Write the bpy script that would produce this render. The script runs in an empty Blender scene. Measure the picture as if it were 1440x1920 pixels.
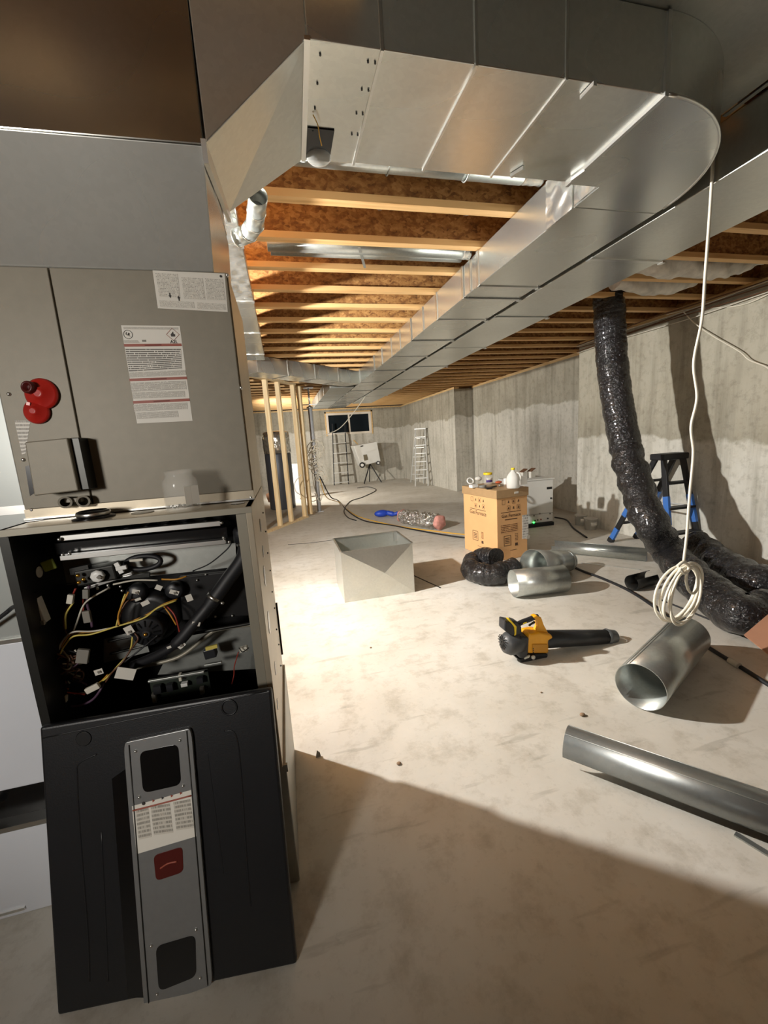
import bpy, math, random
from mathutils import Vector, Matrix, noise
random.seed(7)
S = bpy.context.scene
col = S.collection
# ------------------------------------------------------------------ camera
FPX = 767.72
RIGHT = Vector((0.968929, -0.239039, -0.063543))     # image right, in world (X right, Y into the basement, Z up)
DOWN = Vector((-0.102160, -0.152803, -0.982962))     # image down
FWD = Vector((0.225257, 0.958912, -0.172476))        # viewing direction
CAM = Vector((0, 0, 1.5))
cd = bpy.data.cameras.new('camera')
cam = bpy.data.objects.new('camera', cd); col.objects.link(cam)
cd.sensor_fit = 'HORIZONTAL'; cd.sensor_width = 36.0; cd.lens = 36.0 * FPX / 1440.0
cd.clip_start = 0.02
_z = (-FWD).normalized(); _x = RIGHT.normalized(); _y = _z.cross(_x).normalized(); _x = _y.cross(_z)
cam.matrix_world = Matrix(((_x.x, _y.x, _z.x, CAM.x), (_x.y, _y.y, _z.y, CAM.y), (_x.z, _y.z, _z.z, CAM.z), (0, 0, 0, 1)))
S.camera = cam
# ------------------------------------------------------------------ world, exposure
w = bpy.data.worlds.new('world'); S.world = w; w.use_nodes = True
w.node_tree.nodes['Background'].inputs[0].default_value = (0.02, 0.022, 0.025, 1)
w.node_tree.nodes['Background'].inputs[1].default_value = 0.5
S.view_settings.view_transform = 'Standard'; S.view_settings.look = 'None'
S.view_settings.exposure = 0.0; S.view_settings.gamma = 1.0; S.view_settings.use_curve_mapping = False
# lamps (built as fixtures further down; their strengths are gathered here)
LAMP_MAIN = dict(pos=(-1.70, 3.10, 2.30), power=1150.0, color=(1.0, 0.98, 0.94))
LAMP_FAR = dict(pos=(-1.0, 11.2, 1.9), power=720.0, color=(1.0, 0.95, 0.86))
LAMP_LEFT = dict(pos=(-1.65, -1.3, 1.78), power=200.0, color=(1.0, 0.95, 0.88))

# ------------------------------------------------------------------ pixel -> place helpers
def ray(x, y):
    return RIGHT * (x - 720) + DOWN * (y - 960) + FWD * FPX
def flo(x, y, z=0.0):
    r = ray(x, y); return CAM + r * ((z - CAM.z) / r.z)
def atY(x, y, Y):
    r = ray(x, y); return CAM + r * (Y / r.y)
def atX(x, y, X):
    r = ray(x, y); return CAM + r * (X / r.x)
def onpl(x, y, p, n):
    r = ray(x, y); return CAM + r * ((p - CAM).dot(n) / r.dot(n))

# ------------------------------------------------------------------ materials
MATS = {}
def lin(c):
    if isinstance(c, str):
        c = tuple(int(c[i:i+2], 16) / 255 for i in (1, 3, 5))
        c = tuple(v / 12.92 if v <= .04045 else ((v + .055) / 1.055) ** 2.4 for v in c)
    return (c[0], c[1], c[2], 1)
def mat(name, c, rough=.5, metal=0., var=.0, scale=8., bump=0., bscale=60., rvar=0., coat=0., stretch=None, emit=None, alpha=None, trans=0., spec=None, aniso=0.):
    if name in MATS: return MATS[name]
    m = bpy.data.materials.new(name); m.use_nodes = True; MATS[name] = m
    nt = m.node_tree; N = nt.nodes; L = nt.links; b = N['Principled BSDF']
    b.inputs['Base Color'].default_value = lin(c); b.inputs['Roughness'].default_value = rough; b.inputs['Metallic'].default_value = metal
    if coat: b.inputs['Coat Weight'].default_value = coat; b.inputs['Coat Roughness'].default_value = .08
    if trans: b.inputs['Transmission Weight'].default_value = trans; b.inputs['IOR'].default_value = 1.3
    if spec is not None: b.inputs['Specular IOR Level'].default_value = spec
    if alpha is not None: b.inputs['Alpha'].default_value = alpha
    if emit: b.inputs['Emission Color'].default_value = lin(emit[0]); b.inputs['Emission Strength'].default_value = emit[1]
    if var or bump or rvar:
        tc = N.new('ShaderNodeTexCoord'); mp = N.new('ShaderNodeMapping'); L.new(tc.outputs['Object'], mp.inputs[0])
        if stretch: mp.inputs['Scale'].default_value = stretch
        no = N.new('ShaderNodeTexNoise'); no.inputs['Scale'].default_value = scale; no.inputs['Detail'].default_value = 5
        L.new(mp.outputs[0], no.inputs['Vector'])
        if var:
            rp = N.new('ShaderNodeValToRGB'); L.new(no.outputs['Fac'], rp.inputs[0]); cc = lin(c)
            rp.color_ramp.elements[0].position = .3; rp.color_ramp.elements[1].position = .7
            rp.color_ramp.elements[0].color = tuple(v * (1 - var) for v in cc[:3]) + (1,)
            rp.color_ramp.elements[1].color = tuple(min(1, v * (1 + var)) for v in cc[:3]) + (1,)
            L.new(rp.outputs[0], b.inputs['Base Color'])
        if rvar:
            mr = N.new('ShaderNodeMapRange'); L.new(no.outputs['Fac'], mr.inputs[0])
            mr.inputs[1].default_value = .3; mr.inputs[2].default_value = .7; mr.inputs[3].default_value = max(.03, rough - rvar); mr.inputs[4].default_value = rough + rvar
            L.new(mr.outputs[0], b.inputs['Roughness'])
        if bump:
            n2 = N.new('ShaderNodeTexNoise'); n2.inputs['Scale'].default_value = bscale; n2.inputs['Detail'].default_value = 3
            L.new(mp.outputs[0], n2.inputs['Vector']); bu = N.new('ShaderNodeBump'); bu.inputs['Strength'].default_value = bump; bu.inputs['Distance'].default_value = .01
            L.new(n2.outputs['Fac'], bu.inputs['Height']); L.new(bu.outputs[0], b.inputs['Normal'])
    return m
def nodes(m):
    nt = m.node_tree; return nt, nt.nodes, nt.links, nt.nodes['Principled BSDF']
def ramp(N, stops):
    r = N.new('ShaderNodeValToRGB'); e = r.color_ramp.elements
    while len(e) < len(stops): e.new(.5)
    for i, (p, c) in enumerate(stops): e[i].position = p; e[i].color = lin(c)
    return r
def mixc(N, L, a, b_, fac, mode='MIX'):
    x = N.new('ShaderNodeMix'); x.data_type = 'RGBA'; x.blend_type = mode
    for sock, v in ((x.inputs['Factor'], fac), (x.inputs['A'], a), (x.inputs['B'], b_)):
        if hasattr(v, 'is_output'): L.new(v, sock)
        elif isinstance(v, (int, float)): sock.default_value = v
        else: sock.default_value = lin(v)
    return x.outputs['Result']
def tex(N, L, kind, vec, **k):
    t = N.new(kind)
    for a, v in k.items():
        if a in t.inputs: t.inputs[a].default_value = v
        else: setattr(t, a, v)
    L.new(vec, t.inputs['Vector']); return t
def coords(N, L, scale=(1, 1, 1), kind='Object', rot=(0, 0, 0)):
    tc = N.new('ShaderNodeTexCoord'); mp = N.new('ShaderNodeMapping'); L.new(tc.outputs[kind], mp.inputs[0])
    mp.inputs['Scale'].default_value = scale; mp.inputs['Rotation'].default_value = rot; return mp.outputs[0]

# concrete floor: mottled, scuffed
m = mat('concrete_floor', '#c4bdae', .62); nt, N, L, b = nodes(m); v = coords(N, L)
n1 = tex(N, L, 'ShaderNodeTexNoise', v, Scale=.9, Detail=6., Roughness=.6)
n2 = tex(N, L, 'ShaderNodeTexNoise', v, Scale=7., Detail=8., Roughness=.7)
n3 = tex(N, L, 'ShaderNodeTexNoise', v, Scale=26., Detail=8., Roughness=.75)
r1 = ramp(N, [(.3, '#b9b3a6'), (.5, '#c6c1b6'), (.7, '#d3d0c8')]); L.new(n1.outputs[0], r1.inputs[0])
r2 = ramp(N, [(.3, '#a89d8a'), (.5, '#ffffff'), (.75, '#ffffff')]); L.new(n2.outputs[0], r2.inputs[0])
c = mixc(N, L, r1.outputs[0], r2.outputs[0], .42, 'MULTIPLY')
r3 = ramp(N, [(.36, '#7e776a'), (.44, '#ffffff')]); L.new(n3.outputs[0], r3.inputs[0])
c = mixc(N, L, c, r3.outputs[0], .12, 'MULTIPLY')
vs = coords(N, L, (1.2, 9, 1), rot=(0, 0, .6)); n4 = tex(N, L, 'ShaderNodeTexNoise', vs, Scale=1.6, Detail=5.)
r4 = ramp(N, [(.31, '#77705f'), (.37, '#ffffff')]); L.new(n4.outputs[0], r4.inputs[0]); c = mixc(N, L, c, r4.outputs[0], .24, 'MULTIPLY')
L.new(c, b.inputs['Base Color'])
mr = N.new('ShaderNodeMapRange'); L.new(n2.outputs[0], mr.inputs[0]); mr.inputs[3].default_value = .42; mr.inputs[4].default_value = .75; L.new(mr.outputs[0], b.inputs['Roughness'])
bu = N.new('ShaderNodeBump'); bu.inputs['Strength'].default_value = .12; bu.inputs['Distance'].default_value = .01; L.new(n2.outputs[0], bu.inputs['Height']); L.new(bu.outputs[0], b.inputs['Normal'])
# poured concrete wall: vertical streaks, form lines, stains
def wallmat(name, base, lo, band):
    m = mat(name, base, .8); nt, N, L, b = nodes(m)
    v = coords(N, L); vs = coords(N, L, (5, 5, .35))
    a1 = tex(N, L, 'ShaderNodeTexNoise', v, Scale=1.1, Detail=7., Roughness=.62)
    a2 = tex(N, L, 'ShaderNodeTexNoise', vs, Scale=1.3, Detail=6., Roughness=.65)
    a3 = tex(N, L, 'ShaderNodeTexNoise', v, Scale=14., Detail=6., Roughness=.7)
    q1 = ramp(N, [(.3, lo), (.55, base), (.75, '#c6c1b2')]); L.new(a1.outputs[0], q1.inputs[0])
    q2 = ramp(N, [(.3, '#8d8878'), (.52, '#ffffff')]); L.new(a2.outputs[0], q2.inputs[0])
    c = mixc(N, L, q1.outputs[0], q2.outputs[0], .5, 'MULTIPLY')
    q3 = ramp(N, [(.3, '#8f897a'), (.5, '#ffffff')]); L.new(a3.outputs[0], q3.inputs[0]); c = mixc(N, L, c, q3.outputs[0], .35, 'MULTIPLY')
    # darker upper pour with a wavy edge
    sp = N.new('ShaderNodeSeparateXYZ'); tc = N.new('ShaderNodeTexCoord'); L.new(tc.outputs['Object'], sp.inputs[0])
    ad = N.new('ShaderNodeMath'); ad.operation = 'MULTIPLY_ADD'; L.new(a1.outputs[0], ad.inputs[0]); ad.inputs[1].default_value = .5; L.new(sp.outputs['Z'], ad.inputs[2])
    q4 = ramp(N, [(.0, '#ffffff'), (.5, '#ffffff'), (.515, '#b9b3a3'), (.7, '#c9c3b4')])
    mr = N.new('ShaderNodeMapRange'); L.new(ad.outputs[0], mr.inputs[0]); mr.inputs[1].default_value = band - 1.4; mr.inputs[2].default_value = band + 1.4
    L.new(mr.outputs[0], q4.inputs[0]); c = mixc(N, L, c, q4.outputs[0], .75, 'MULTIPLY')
    # form panel joints every 0.6 m along the wall
    L.new(c, b.inputs['Base Color'])
    bu = N.new('ShaderNodeBump'); bu.inputs['Strength'].default_value = .25; bu.inputs['Distance'].default_value = .02; L.new(a3.outputs[0], bu.inputs['Height']); L.new(bu.outputs[0], b.inputs['Normal'])
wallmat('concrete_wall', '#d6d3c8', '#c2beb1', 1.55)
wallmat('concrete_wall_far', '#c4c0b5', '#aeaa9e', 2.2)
# oriented strand board
m = mat('osb', '#9a6632', .75); nt, N, L, b = nodes(m); v = coords(N, L, (1, 1, 1.5))
vo = tex(N, L, 'ShaderNodeTexVoronoi', v, Scale=42., Randomness=1.); no = tex(N, L, 'ShaderNodeTexNoise', v, Scale=11., Detail=6., Roughness=.7)
q = ramp(N, [(.3, '#5c3a1a'), (.48, '#8c5f30'), (.62, '#ab7d46'), (.8, '#c4985e')])
sv = N.new('ShaderNodeSeparateColor'); L.new(vo.outputs['Color'], sv.inputs[0])
ad = N.new('ShaderNodeMath'); ad.operation = 'MULTIPLY_ADD'; L.new(sv.outputs[0], ad.inputs[0]); ad.inputs[1].default_value = .22
ad2 = N.new('ShaderNodeMath'); ad2.operation = 'MULTIPLY'; L.new(no.outputs[0], ad2.inputs[0]); ad2.inputs[1].default_value = .85; L.new(ad2.outputs[0], ad.inputs[2])
L.new(ad.outputs[0], q.inputs[0]); L.new(q.outputs[0], b.inputs['Base Color'])
bu = N.new('ShaderNodeBump'); bu.inputs['Strength'].default_value = .4; bu.inputs['Distance'].default_value = .01; L.new(ad.outputs[0], bu.inputs['Height']); L.new(bu.outputs[0], b.inputs['Normal'])
def woodmat(name, light, dark, axis):
    m = mat(name, light, .62); nt, N, L, b = nodes(m); s = [14, 14, 14]; s[axis] = .7
    v = coords(N, L, tuple(s)); n_ = tex(N, L, 'ShaderNodeTexNoise', v, Scale=2.2, Detail=5., Distortion=.6)
    q = ramp(N, [(.3, dark), (.52, light), (.75, light)]); L.new(n_.outputs[0], q.inputs[0]); L.new(q.outputs[0], b.inputs['Base Color'])
woodmat('flange_wood', '#e0b67c', '#c6975c', 0); woodmat('stud_wood', '#f0d9ae', '#e2c088', 2); woodmat('plate_wood', '#d9b883', '#b98f55', 1)
# galvanised sheet: satin metal with soft dents, so reflections wander
def galv(name, c, rough, dent=.06, dscale=2.2, spangle=.03, metal=.84):
    m = mat(name, c, rough, metal); nt, N, L, b = nodes(m); v = coords(N, L)
    vo = tex(N, L, 'ShaderNodeTexVoronoi', v, Scale=70.); sc = N.new('ShaderNodeSeparateColor'); L.new(vo.outputs['Color'], sc.inputs[0])
    n_ = tex(N, L, 'ShaderNodeTexNoise', v, Scale=2.5, Detail=0.)
    cc = lin(c); q = N.new('ShaderNodeValToRGB'); L.new(sc.outputs[0], q.inputs[0])
    q.color_ramp.elements[0].color = tuple(x * (1 - spangle) for x in cc[:3]) + (1,); q.color_ramp.elements[1].color = tuple(min(1, x * (1 + spangle)) for x in cc[:3]) + (1,)
    L.new(q.outputs[0], b.inputs['Base Color'])
    mr = N.new('ShaderNodeMapRange'); L.new(n_.outputs[0], mr.inputs[0]); mr.inputs[1].default_value = .3; mr.inputs[2].default_value = .7; mr.inputs[3].default_value = max(.06, rough - .03); mr.inputs[4].default_value = rough + .04; L.new(mr.outputs[0], b.inputs['Roughness'])
    d_ = tex(N, L, 'ShaderNodeTexNoise', v, Scale=dscale, Detail=0.)
    bu = N.new('ShaderNodeBump'); bu.inputs['Strength'].default_value = dent * 2; bu.inputs['Distance'].default_value = .04; L.new(d_.outputs[0], bu.inputs['Height']); L.new(bu.outputs[0], b.inputs['Normal'])
    return m
galv('galvanised', '#d6d7d1', .24, .05, 1.6, .03, .92); galv('galvanised_satin', '#d2d3cd', .33, .04, 1.6, .03, .92); galv('galvanised_pipe', '#b6bab6', .32, .03, 5., .05)
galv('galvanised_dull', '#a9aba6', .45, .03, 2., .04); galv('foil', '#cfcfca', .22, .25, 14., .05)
galv('galvanised_mirror', '#b9b8b2', .26, .05, 1.6, .02, 1.0); galv('galvanised_pale', '#d2d2cc', .24, .06, 2.2, .02, .6); galv('pipe_dark', '#8d908e', .36, .03, 3., .04); mat('cleat_metal', '#dcdcd8', .3, 1.); mat('screw_metal', '#d0d0cc', .35, 1.); mat('dark_metal', '#3a3a38', .4, .8)
mat('cabinet_grey', '#7f796b', .52, .15, .04, 30., .04, 400.); mat('cabinet_edge', '#8d887a', .45, .3)
mat('furnace_side', '#b3a894', .4, .55, .06, 6.); mat('black_paint', '#161617', .38, 0, .15, 5.); mat('black_inner', '#121213', .45, .2)
mat('door_black', '#131417', .42, 0, .2, 3., .05, 250.); mat('trim_silver', '#8f9090', .38, .6, .03, 60.); mat('black_gloss', '#0a0a0b', .22)
mat('white_label', '#d4d0c6', .5); mat('label_red', '#8f4330', .5); mat('ink', '#2a2724', .6); mat('ink_grey', '#77736b', .6)
mat('red_plastic', '#a61f17', .35, 0, .12, 9.); mat('red_dark', '#4a0d0a', .4); mat('white_plastic', '#e2e2de', .4); mat('white_cable', '#e6dfcd', .5)
mat('black_rubber', '#17171a', .55); mat('black_plastic', '#202124', .42, 0, .2, 20.); mat('yellow_plastic', '#dc9a14', .4, 0, .08, 10.); mat('yellow_bright', '#e8c81e', .4)
mat('wire_orange', '#b9822c', .5); mat('wire_yellow', '#c9b75a', .5); mat('wire_red', '#8e2f22', .5); mat('wire_white', '#c9c4b6', .5); mat('wire_purple', '#4b3448', .5); mat('wire_brown', '#5a3a28', .5); mat('brass', '#c79a46', .35, 1.); mat('cord_yellow', '#d8a634', .55)
mat('card', '#d8a873', .8, 0, .05, 5.); mat('card_tape', '#a98a63', .45, 0, .06, 14.); mat('card_brown', '#9c7056', .85, 0, .06, 8.); mat('card_ink', '#4b3322', .8)
mat('machine_white', '#d6d5cf', .45, 0, .03, 4.); mat('pvc_grey', '#8b8578', .5); mat('led_green', '#2bff5a', .4, emit=('#3bff66', 6.))
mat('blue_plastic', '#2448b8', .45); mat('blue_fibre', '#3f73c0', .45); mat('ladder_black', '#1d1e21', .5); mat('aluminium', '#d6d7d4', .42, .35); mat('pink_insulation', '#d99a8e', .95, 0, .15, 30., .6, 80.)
mat('tank_grey', '#565a63', .4, .2); mat('window_frame', '#ddd3c4', .5); mat('post_grey', '#c9cbce', .45, .1); mat('white_insulation', '#d8d3c9', .8, 0, .2, 12., .7, 25.)
mat('pebble', '#8a7259', .8); mat('burlap', '#6b4a33', .9); mat('tin_bucket', '#c9c5bb', .5)
def clearmat(name, c, rough, a):
    m = mat(name, c, rough); nt, N, L, b = nodes(m)
    b.inputs['Transmission Weight'].default_value = a; b.inputs['IOR'].default_value = 1.12
mat('clear_plastic', '#e9e7df', .10, alpha=.16); clearmat('milky_plastic', '#f0efe9', .35, .35); clearmat('pane_glass', '#20262a', .05, .2)
# black poly flex duct: wrinkled, glossy
m = mat('flex_black', '#1a191b', .17, coat=.4); nt, N, L, b = nodes(m); v = coords(N, L)
n_ = tex(N, L, 'ShaderNodeTexNoise', v, Scale=30., Detail=4., Distortion=1.2); bu = N.new('ShaderNodeBump'); bu.inputs['Strength'].default_value = .8; bu.inputs['Distance'].default_value = .03
L.new(n_.outputs[0], bu.inputs['Height']); L.new(bu.outputs[0], b.inputs['Normal'])
m = mat('flex_foil', '#cfccc6', .25, 1.); nt, N, L, b = nodes(m); v = coords(N, L)
n_ = tex(N, L, 'ShaderNodeTexNoise', v, Scale=24., Detail=3., Distortion=1.); bu = N.new('ShaderNodeBump'); bu.inputs['Strength'].default_value = 1.; bu.inputs['Distance'].default_value = .05
L.new(n_.outputs[0], bu.inputs['Height']); L.new(bu.outputs[0], b.inputs['Normal'])
# tiny print that cannot be read: rows of short dark dashes on white
def printmat(name, paper, ink, rows, dash, dens=.5):
    m = mat(name, paper, .5); nt, N, L, b = nodes(m); tc = N.new('ShaderNodeTexCoord'); sp = N.new('ShaderNodeSeparateXYZ'); L.new(tc.outputs['UV'], sp.inputs[0])
    fr = N.new('ShaderNodeMath'); fr.operation = 'MULTIPLY'; L.new(sp.outputs['Y'], fr.inputs[0]); fr.inputs[1].default_value = rows
    fl = N.new('ShaderNodeMath'); fl.operation = 'FRACT'; L.new(fr.outputs[0], fl.inputs[0]); fo = N.new('ShaderNodeMath'); fo.operation = 'FLOOR'; L.new(fr.outputs[0], fo.inputs[0])
    gt = N.new('ShaderNodeMath'); gt.operation = 'GREATER_THAN'; L.new(fl.outputs[0], gt.inputs[0]); gt.inputs[1].default_value = .42
    cb = N.new('ShaderNodeCombineXYZ'); mx = N.new('ShaderNodeMath'); mx.operation = 'MULTIPLY'; L.new(sp.outputs['X'], mx.inputs[0]); mx.inputs[1].default_value = dash
    my = N.new('ShaderNodeMath'); my.operation = 'MULTIPLY'; L.new(fo.outputs[0], my.inputs[0]); my.inputs[1].default_value = 7.31
    L.new(mx.outputs[0], cb.inputs[0]); L.new(my.outputs[0], cb.inputs[1])
    n_ = tex(N, L, 'ShaderNodeTexNoise', cb.outputs[0], Scale=1., Detail=2.); g2 = N.new('ShaderNodeMath'); g2.operation = 'GREATER_THAN'; L.new(n_.outputs[0], g2.inputs[0]); g2.inputs[1].default_value = 1 - dens
    mu = N.new('ShaderNodeMath'); mu.operation = 'MULTIPLY'; L.new(gt.outputs[0], mu.inputs[0]); L.new(g2.outputs[0], mu.inputs[1])
    L.new(mixc(N, L, paper, ink, mu.outputs[0]), b.inputs['Base Color'])
printmat('print_bold', '#d4d0c6', '#5b564e', 11, 40, .62); printmat('print_fine', '#d2cec4', '#8b867c', 9, 60, .6); printmat('print_plate', '#cfcbc0', '#97928a', 16, 40, .5)
printmat('print_door', '#c2bdb2', '#8e8a81', 7, 26, .55); printmat('print_card', '#d8a873', '#7d5330', 5, 30, .6); printmat('print_bag', '#d9d6cf', '#8d8a84', 9, 14, .5)

# ------------------------------------------------------------------ mesh building
ORG = {}
class MB:
    def __init__(s): s.v = []; s.f = []; s.sm = []; s.uv = {}
    def add(s, vs, fs, smooth=False):
        o = len(s.v); s.v += [Vector(p) for p in vs]
        for f in fs: s.f.append([i + o for i in f]); s.sm.append(smooth)
        return s
    def box(s, x0, x1, y0, y1, z0, z1):
        return s.add([(x0,y0,z0),(x1,y0,z0),(x1,y1,z0),(x0,y1,z0),(x0,y0,z1),(x1,y0,z1),(x1,y1,z1),(x0,y1,z1)], [(0,3,2,1),(4,5,6,7),(0,1,5,4),(1,2,6,5),(2,3,7,6),(3,0,4,7)])
    def hexa(s, a, b):            # two quads (4 points each) joined
        return s.add(list(a) + list(b), [(3,2,1,0),(4,5,6,7),(0,1,5,4),(1,2,6,5),(2,3,7,6),(3,0,4,7)])
    def obox(s, c, u, v, w):      # oriented box: centre and three half-extents
        c, u, v, w = map(Vector, (c, u, v, w))
        return s.hexa([c-u-v-w, c+u-v-w, c+u+v-w, c-u+v-w], [c-u-v+w, c+u-v+w, c+u+v+w, c-u+v+w])
    def bar(s, p, q, wd, ht, up=(0,0,1)):   # rectangular bar from p to q
        p, q, up = Vector(p), Vector(q), Vector(up); d = (q - p).normalized()
        if abs(d.dot(up.normalized())) > .98: up = Vector((0, 1, 0))
        a = d.cross(up).normalized(); b = a.cross(d)
        return s.obox((p+q)/2, (q-p)/2, a*wd/2, b*ht/2)
    def prism(s, poly, ext):      # polygon (list of points) extruded by vector
        ext = Vector(ext); n = len(poly); poly = [Vector(p) for p in poly]
        fs = [tuple(range(n))[::-1], tuple(range(n, 2*n))] + [(i, (i+1) % n, n+(i+1) % n, n+i) for i in range(n)]
        return s.add(poly + [p + ext for p in poly], fs)
    def tube(s, pts, r, seg=10, cap=True, wob=None, closed=False):
        pts = [Vector(p) for p in pts]; n = len(pts); rs = r if isinstance(r, (list, tuple)) else [r] * n
        t0 = (pts[1] - pts[0]).normalized(); up = Vector((0,0,1)) if abs(t0.z) < .9 else Vector((1,0,0))
        a = t0.cross(up).normalized(); vs = []
        for i, p in enumerate(pts):
            t = ((pts[(i+1) % n] if (closed or i < n-1) else p) - (pts[i-1] if (closed or i > 0) else p)).normalized()
            a = (a - t * a.dot(t)).normalized(); b = t.cross(a)
            for k in range(seg):
                g = 2 * math.pi * k / seg; rr = rs[i] * (wob(i, g) if wob else 1)
                vs.append(p + (a * math.cos(g) + b * math.sin(g)) * rr)
        fs = []
        for i in range(n if closed else n - 1):
            j = (i + 1) % n
            for k in range(seg): fs.append((i*seg+k, i*seg+(k+1) % seg, j*seg+(k+1) % seg, j*seg+k))
        s.add(vs, fs, True)
        if cap and not closed:
            o = len(s.v) - n*seg
            s.f.append([o+k for k in range(seg)][::-1]); s.sm.append(False); s.f.append([o+(n-1)*seg+k for k in range(seg)]); s.sm.append(False)
        return s
    def cyl(s, p, q, r, r2=None, seg=20, cap=True): return s.tube([p, q], [r, r if r2 is None else r2], seg, cap)
    def pipe(s, p, q, r, th=.004, seg=40, r2=None, rings=1):    # open-ended pipe with wall thickness
        p, q = Vector(p), Vector(q); r2 = r if r2 is None else r2
        P = [p.lerp(q, i / rings) for i in range(rings + 1)]; R = [r + (r2 - r) * i / rings for i in range(rings + 1)]
        return s.tube(P + P[::-1] + [], R + [x - th for x in R[::-1]], seg, False, closed=False) if False else s._pipe(P, R, th, seg)
    def _pipe(s, P, R, th, seg):
        d = (P[-1] - P[0]).normalized(); up = Vector((0,0,1)) if abs(d.z) < .9 else Vector((1,0,0)); a = d.cross(up).normalized(); b = d.cross(a)
        n = len(P); vs = []
        for rr, lst in ((0, P), (th, P)):
            for i, p in enumerate(lst):
                for k in range(seg):
                    g = 2*math.pi*k/seg; vs.append(p + (a*math.cos(g) + b*math.sin(g)) * (R[i] - rr))
        fs = []
        for i in range(n-1):
            for k in range(seg):
                k2 = (k+1) % seg; fs.append((i*seg+k2, i*seg+k, (i+1)*seg+k, (i+1)*seg+k2)); o = n*seg; fs.append((o+i*seg+k, o+i*seg+k2, o+(i+1)*seg+k2, o+(i+1)*seg+k))
        s.add(vs, fs, True); o = len(s.v) - len(vs)
        for i in (0, n-1):
            for k in range(seg):
                k2 = (k+1) % seg; f = (o+i*seg+k, o+i*seg+k2, o+n*seg+i*seg+k2, o+n*seg+i*seg+k); s.f.append(list(f if i == 0 else f[::-1])); s.sm.append(False)
        return s
    def arcpipe(s, p, q, r, a0, a1, th=.003, seg=24, up=None):   # open sheet channel: an arc profile swept from p to q
        p, q = Vector(p), Vector(q); d = (q-p).normalized(); up = Vector(up) if up else Vector((0,0,1)); a = d.cross(up).normalized(); b = a.cross(d)
        vs = []
        for P in (p, q):
            for rr in (r, r-th):
                for k in range(seg+1):
                    g = a0 + (a1-a0)*k/seg; vs.append(P + (a*math.cos(g) + b*math.sin(g))*rr)
        n = seg+1; fs = []
        for k in range(seg):
            fs += [(k, k+1, 2*n+k+1, 2*n+k), (n+k+1, n+k, 3*n+k, 3*n+k+1)]
        s.add(vs, fs, True); o = len(s.v)-len(vs)
        for k in range(seg):
            s.f += [[o+k+1, o+k, o+n+k, o+n+k+1], [o+2*n+k, o+2*n+k+1, o+3*n+k+1, o+3*n+k]]; s.sm += [False, False]
        s.f += [[o, o+2*n, o+3*n, o+n], [o+n-1, o+2*n-1, o+4*n-1, o+3*n-1]]; s.sm += [False, False]
        return s
    def lathe(s, prof, c=(0,0,0), axis=(0,0,1), seg=28):   # prof: (radius, height) pairs
        c = Vector(c); ax = Vector(axis).normalized(); up = Vector((0,0,1)) if abs(ax.z) < .9 else Vector((1,0,0)); a = up.cross(ax).normalized(); b = ax.cross(a)
        vs = []
        for r, h in prof:
            for k in range(seg):
                g = 2*math.pi*k/seg; vs.append(c + ax*h + (a*math.cos(g) + b*math.sin(g))*max(r, 1e-4))
        fs = [(i*seg+k, i*seg+(k+1) % seg, (i+1)*seg+(k+1) % seg, (i+1)*seg+k) for i in range(len(prof)-1) for k in range(seg)]
        o = len(s.v); s.add(vs, fs, True)
        s.f += [[o+k for k in range(seg)][::-1], [o+(len(prof)-1)*seg+k for k in range(seg)]]; s.sm += [False, False]
        return s
    def ball(s, c, r, sx=1, sy=1, sz=1, seg=14, rings=8):
        c = Vector(c); vs = [c + Vector((0,0,-r*sz))]; fs = []
        for i in range(1, rings):
            t = math.pi*i/rings
            for k in range(seg):
                g = 2*math.pi*k/seg; vs.append(c + Vector((r*sx*math.sin(t)*math.cos(g), r*sy*math.sin(t)*math.sin(g), -r*sz*math.cos(t))))
        vs.append(c + Vector((0,0,r*sz))); n = len(vs)-1
        for k in range(seg):
            fs.append((0, 1+(k+1) % seg, 1+k)); fs.append((n, n-seg+k, n-seg+(k+1) % seg))
            for i in range(rings-2): fs.append((1+i*seg+k, 1+i*seg+(k+1) % seg, 1+(i+1)*seg+(k+1) % seg, 1+(i+1)*seg+k))
        return s.add(vs, fs, True)
    def card(s, c, u, v, th=.0012):  # thin plate with UVs on its face: centre, half-extents u (right) and v (up)
        c, u, v = Vector(c), Vector(u), Vector(v); n = u.cross(v).normalized()*th; o = len(s.f)
        s.hexa([c-u-v-n, c+u-v-n, c+u+v-n, c-u+v-n], [c-u-v+n, c+u-v+n, c+u+v+n, c-u+v+n])
        s.uv[o+1] = [(0,0),(1,0),(1,1),(0,1)]; s.uv[o] = [(0,1),(1,1),(1,0),(0,0)]
        return s
    def build(s, name, m, parent=None, org=None, bevel=0., segs=2, weld=False):
        if org is None:
            if parent is None:
                lo = [min(p[i] for p in s.v) for i in range(3)]; hi = [max(p[i] for p in s.v) for i in range(3)]; org = Vector(((lo[0]+hi[0])/2, (lo[1]+hi[1])/2, lo[2]))
            else:
                org = sum(s.v, Vector())/len(s.v)
        org = Vector(org); me = bpy.data.meshes.new(name)
        me.from_pydata([tuple(p-org) for p in s.v], [], s.f); me.polygons.foreach_set('use_smooth', s.sm)
        if s.uv:
            ul = me.uv_layers.new(name='UVMap')
            for fi, uvs in s.uv.items():
                for li, q in zip(me.polygons[fi].loop_indices, uvs): ul.data[li].uv = q
        me.materials.append(MATS[m] if isinstance(m, str) else m); me.update()
        o = bpy.data.objects.new(name, me); col.objects.link(o); ORG[o.name] = org
        if parent is not None: o.parent = parent; o.location = org - ORG[parent.name]
        else: o.location = org
        if bevel:
            bm_ = o.modifiers.new('bevel', 'BEVEL'); bm_.width = bevel; bm_.segments = segs; bm_.limit_method = 'ANGLE'; bm_.angle_limit = .7
        return o
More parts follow.
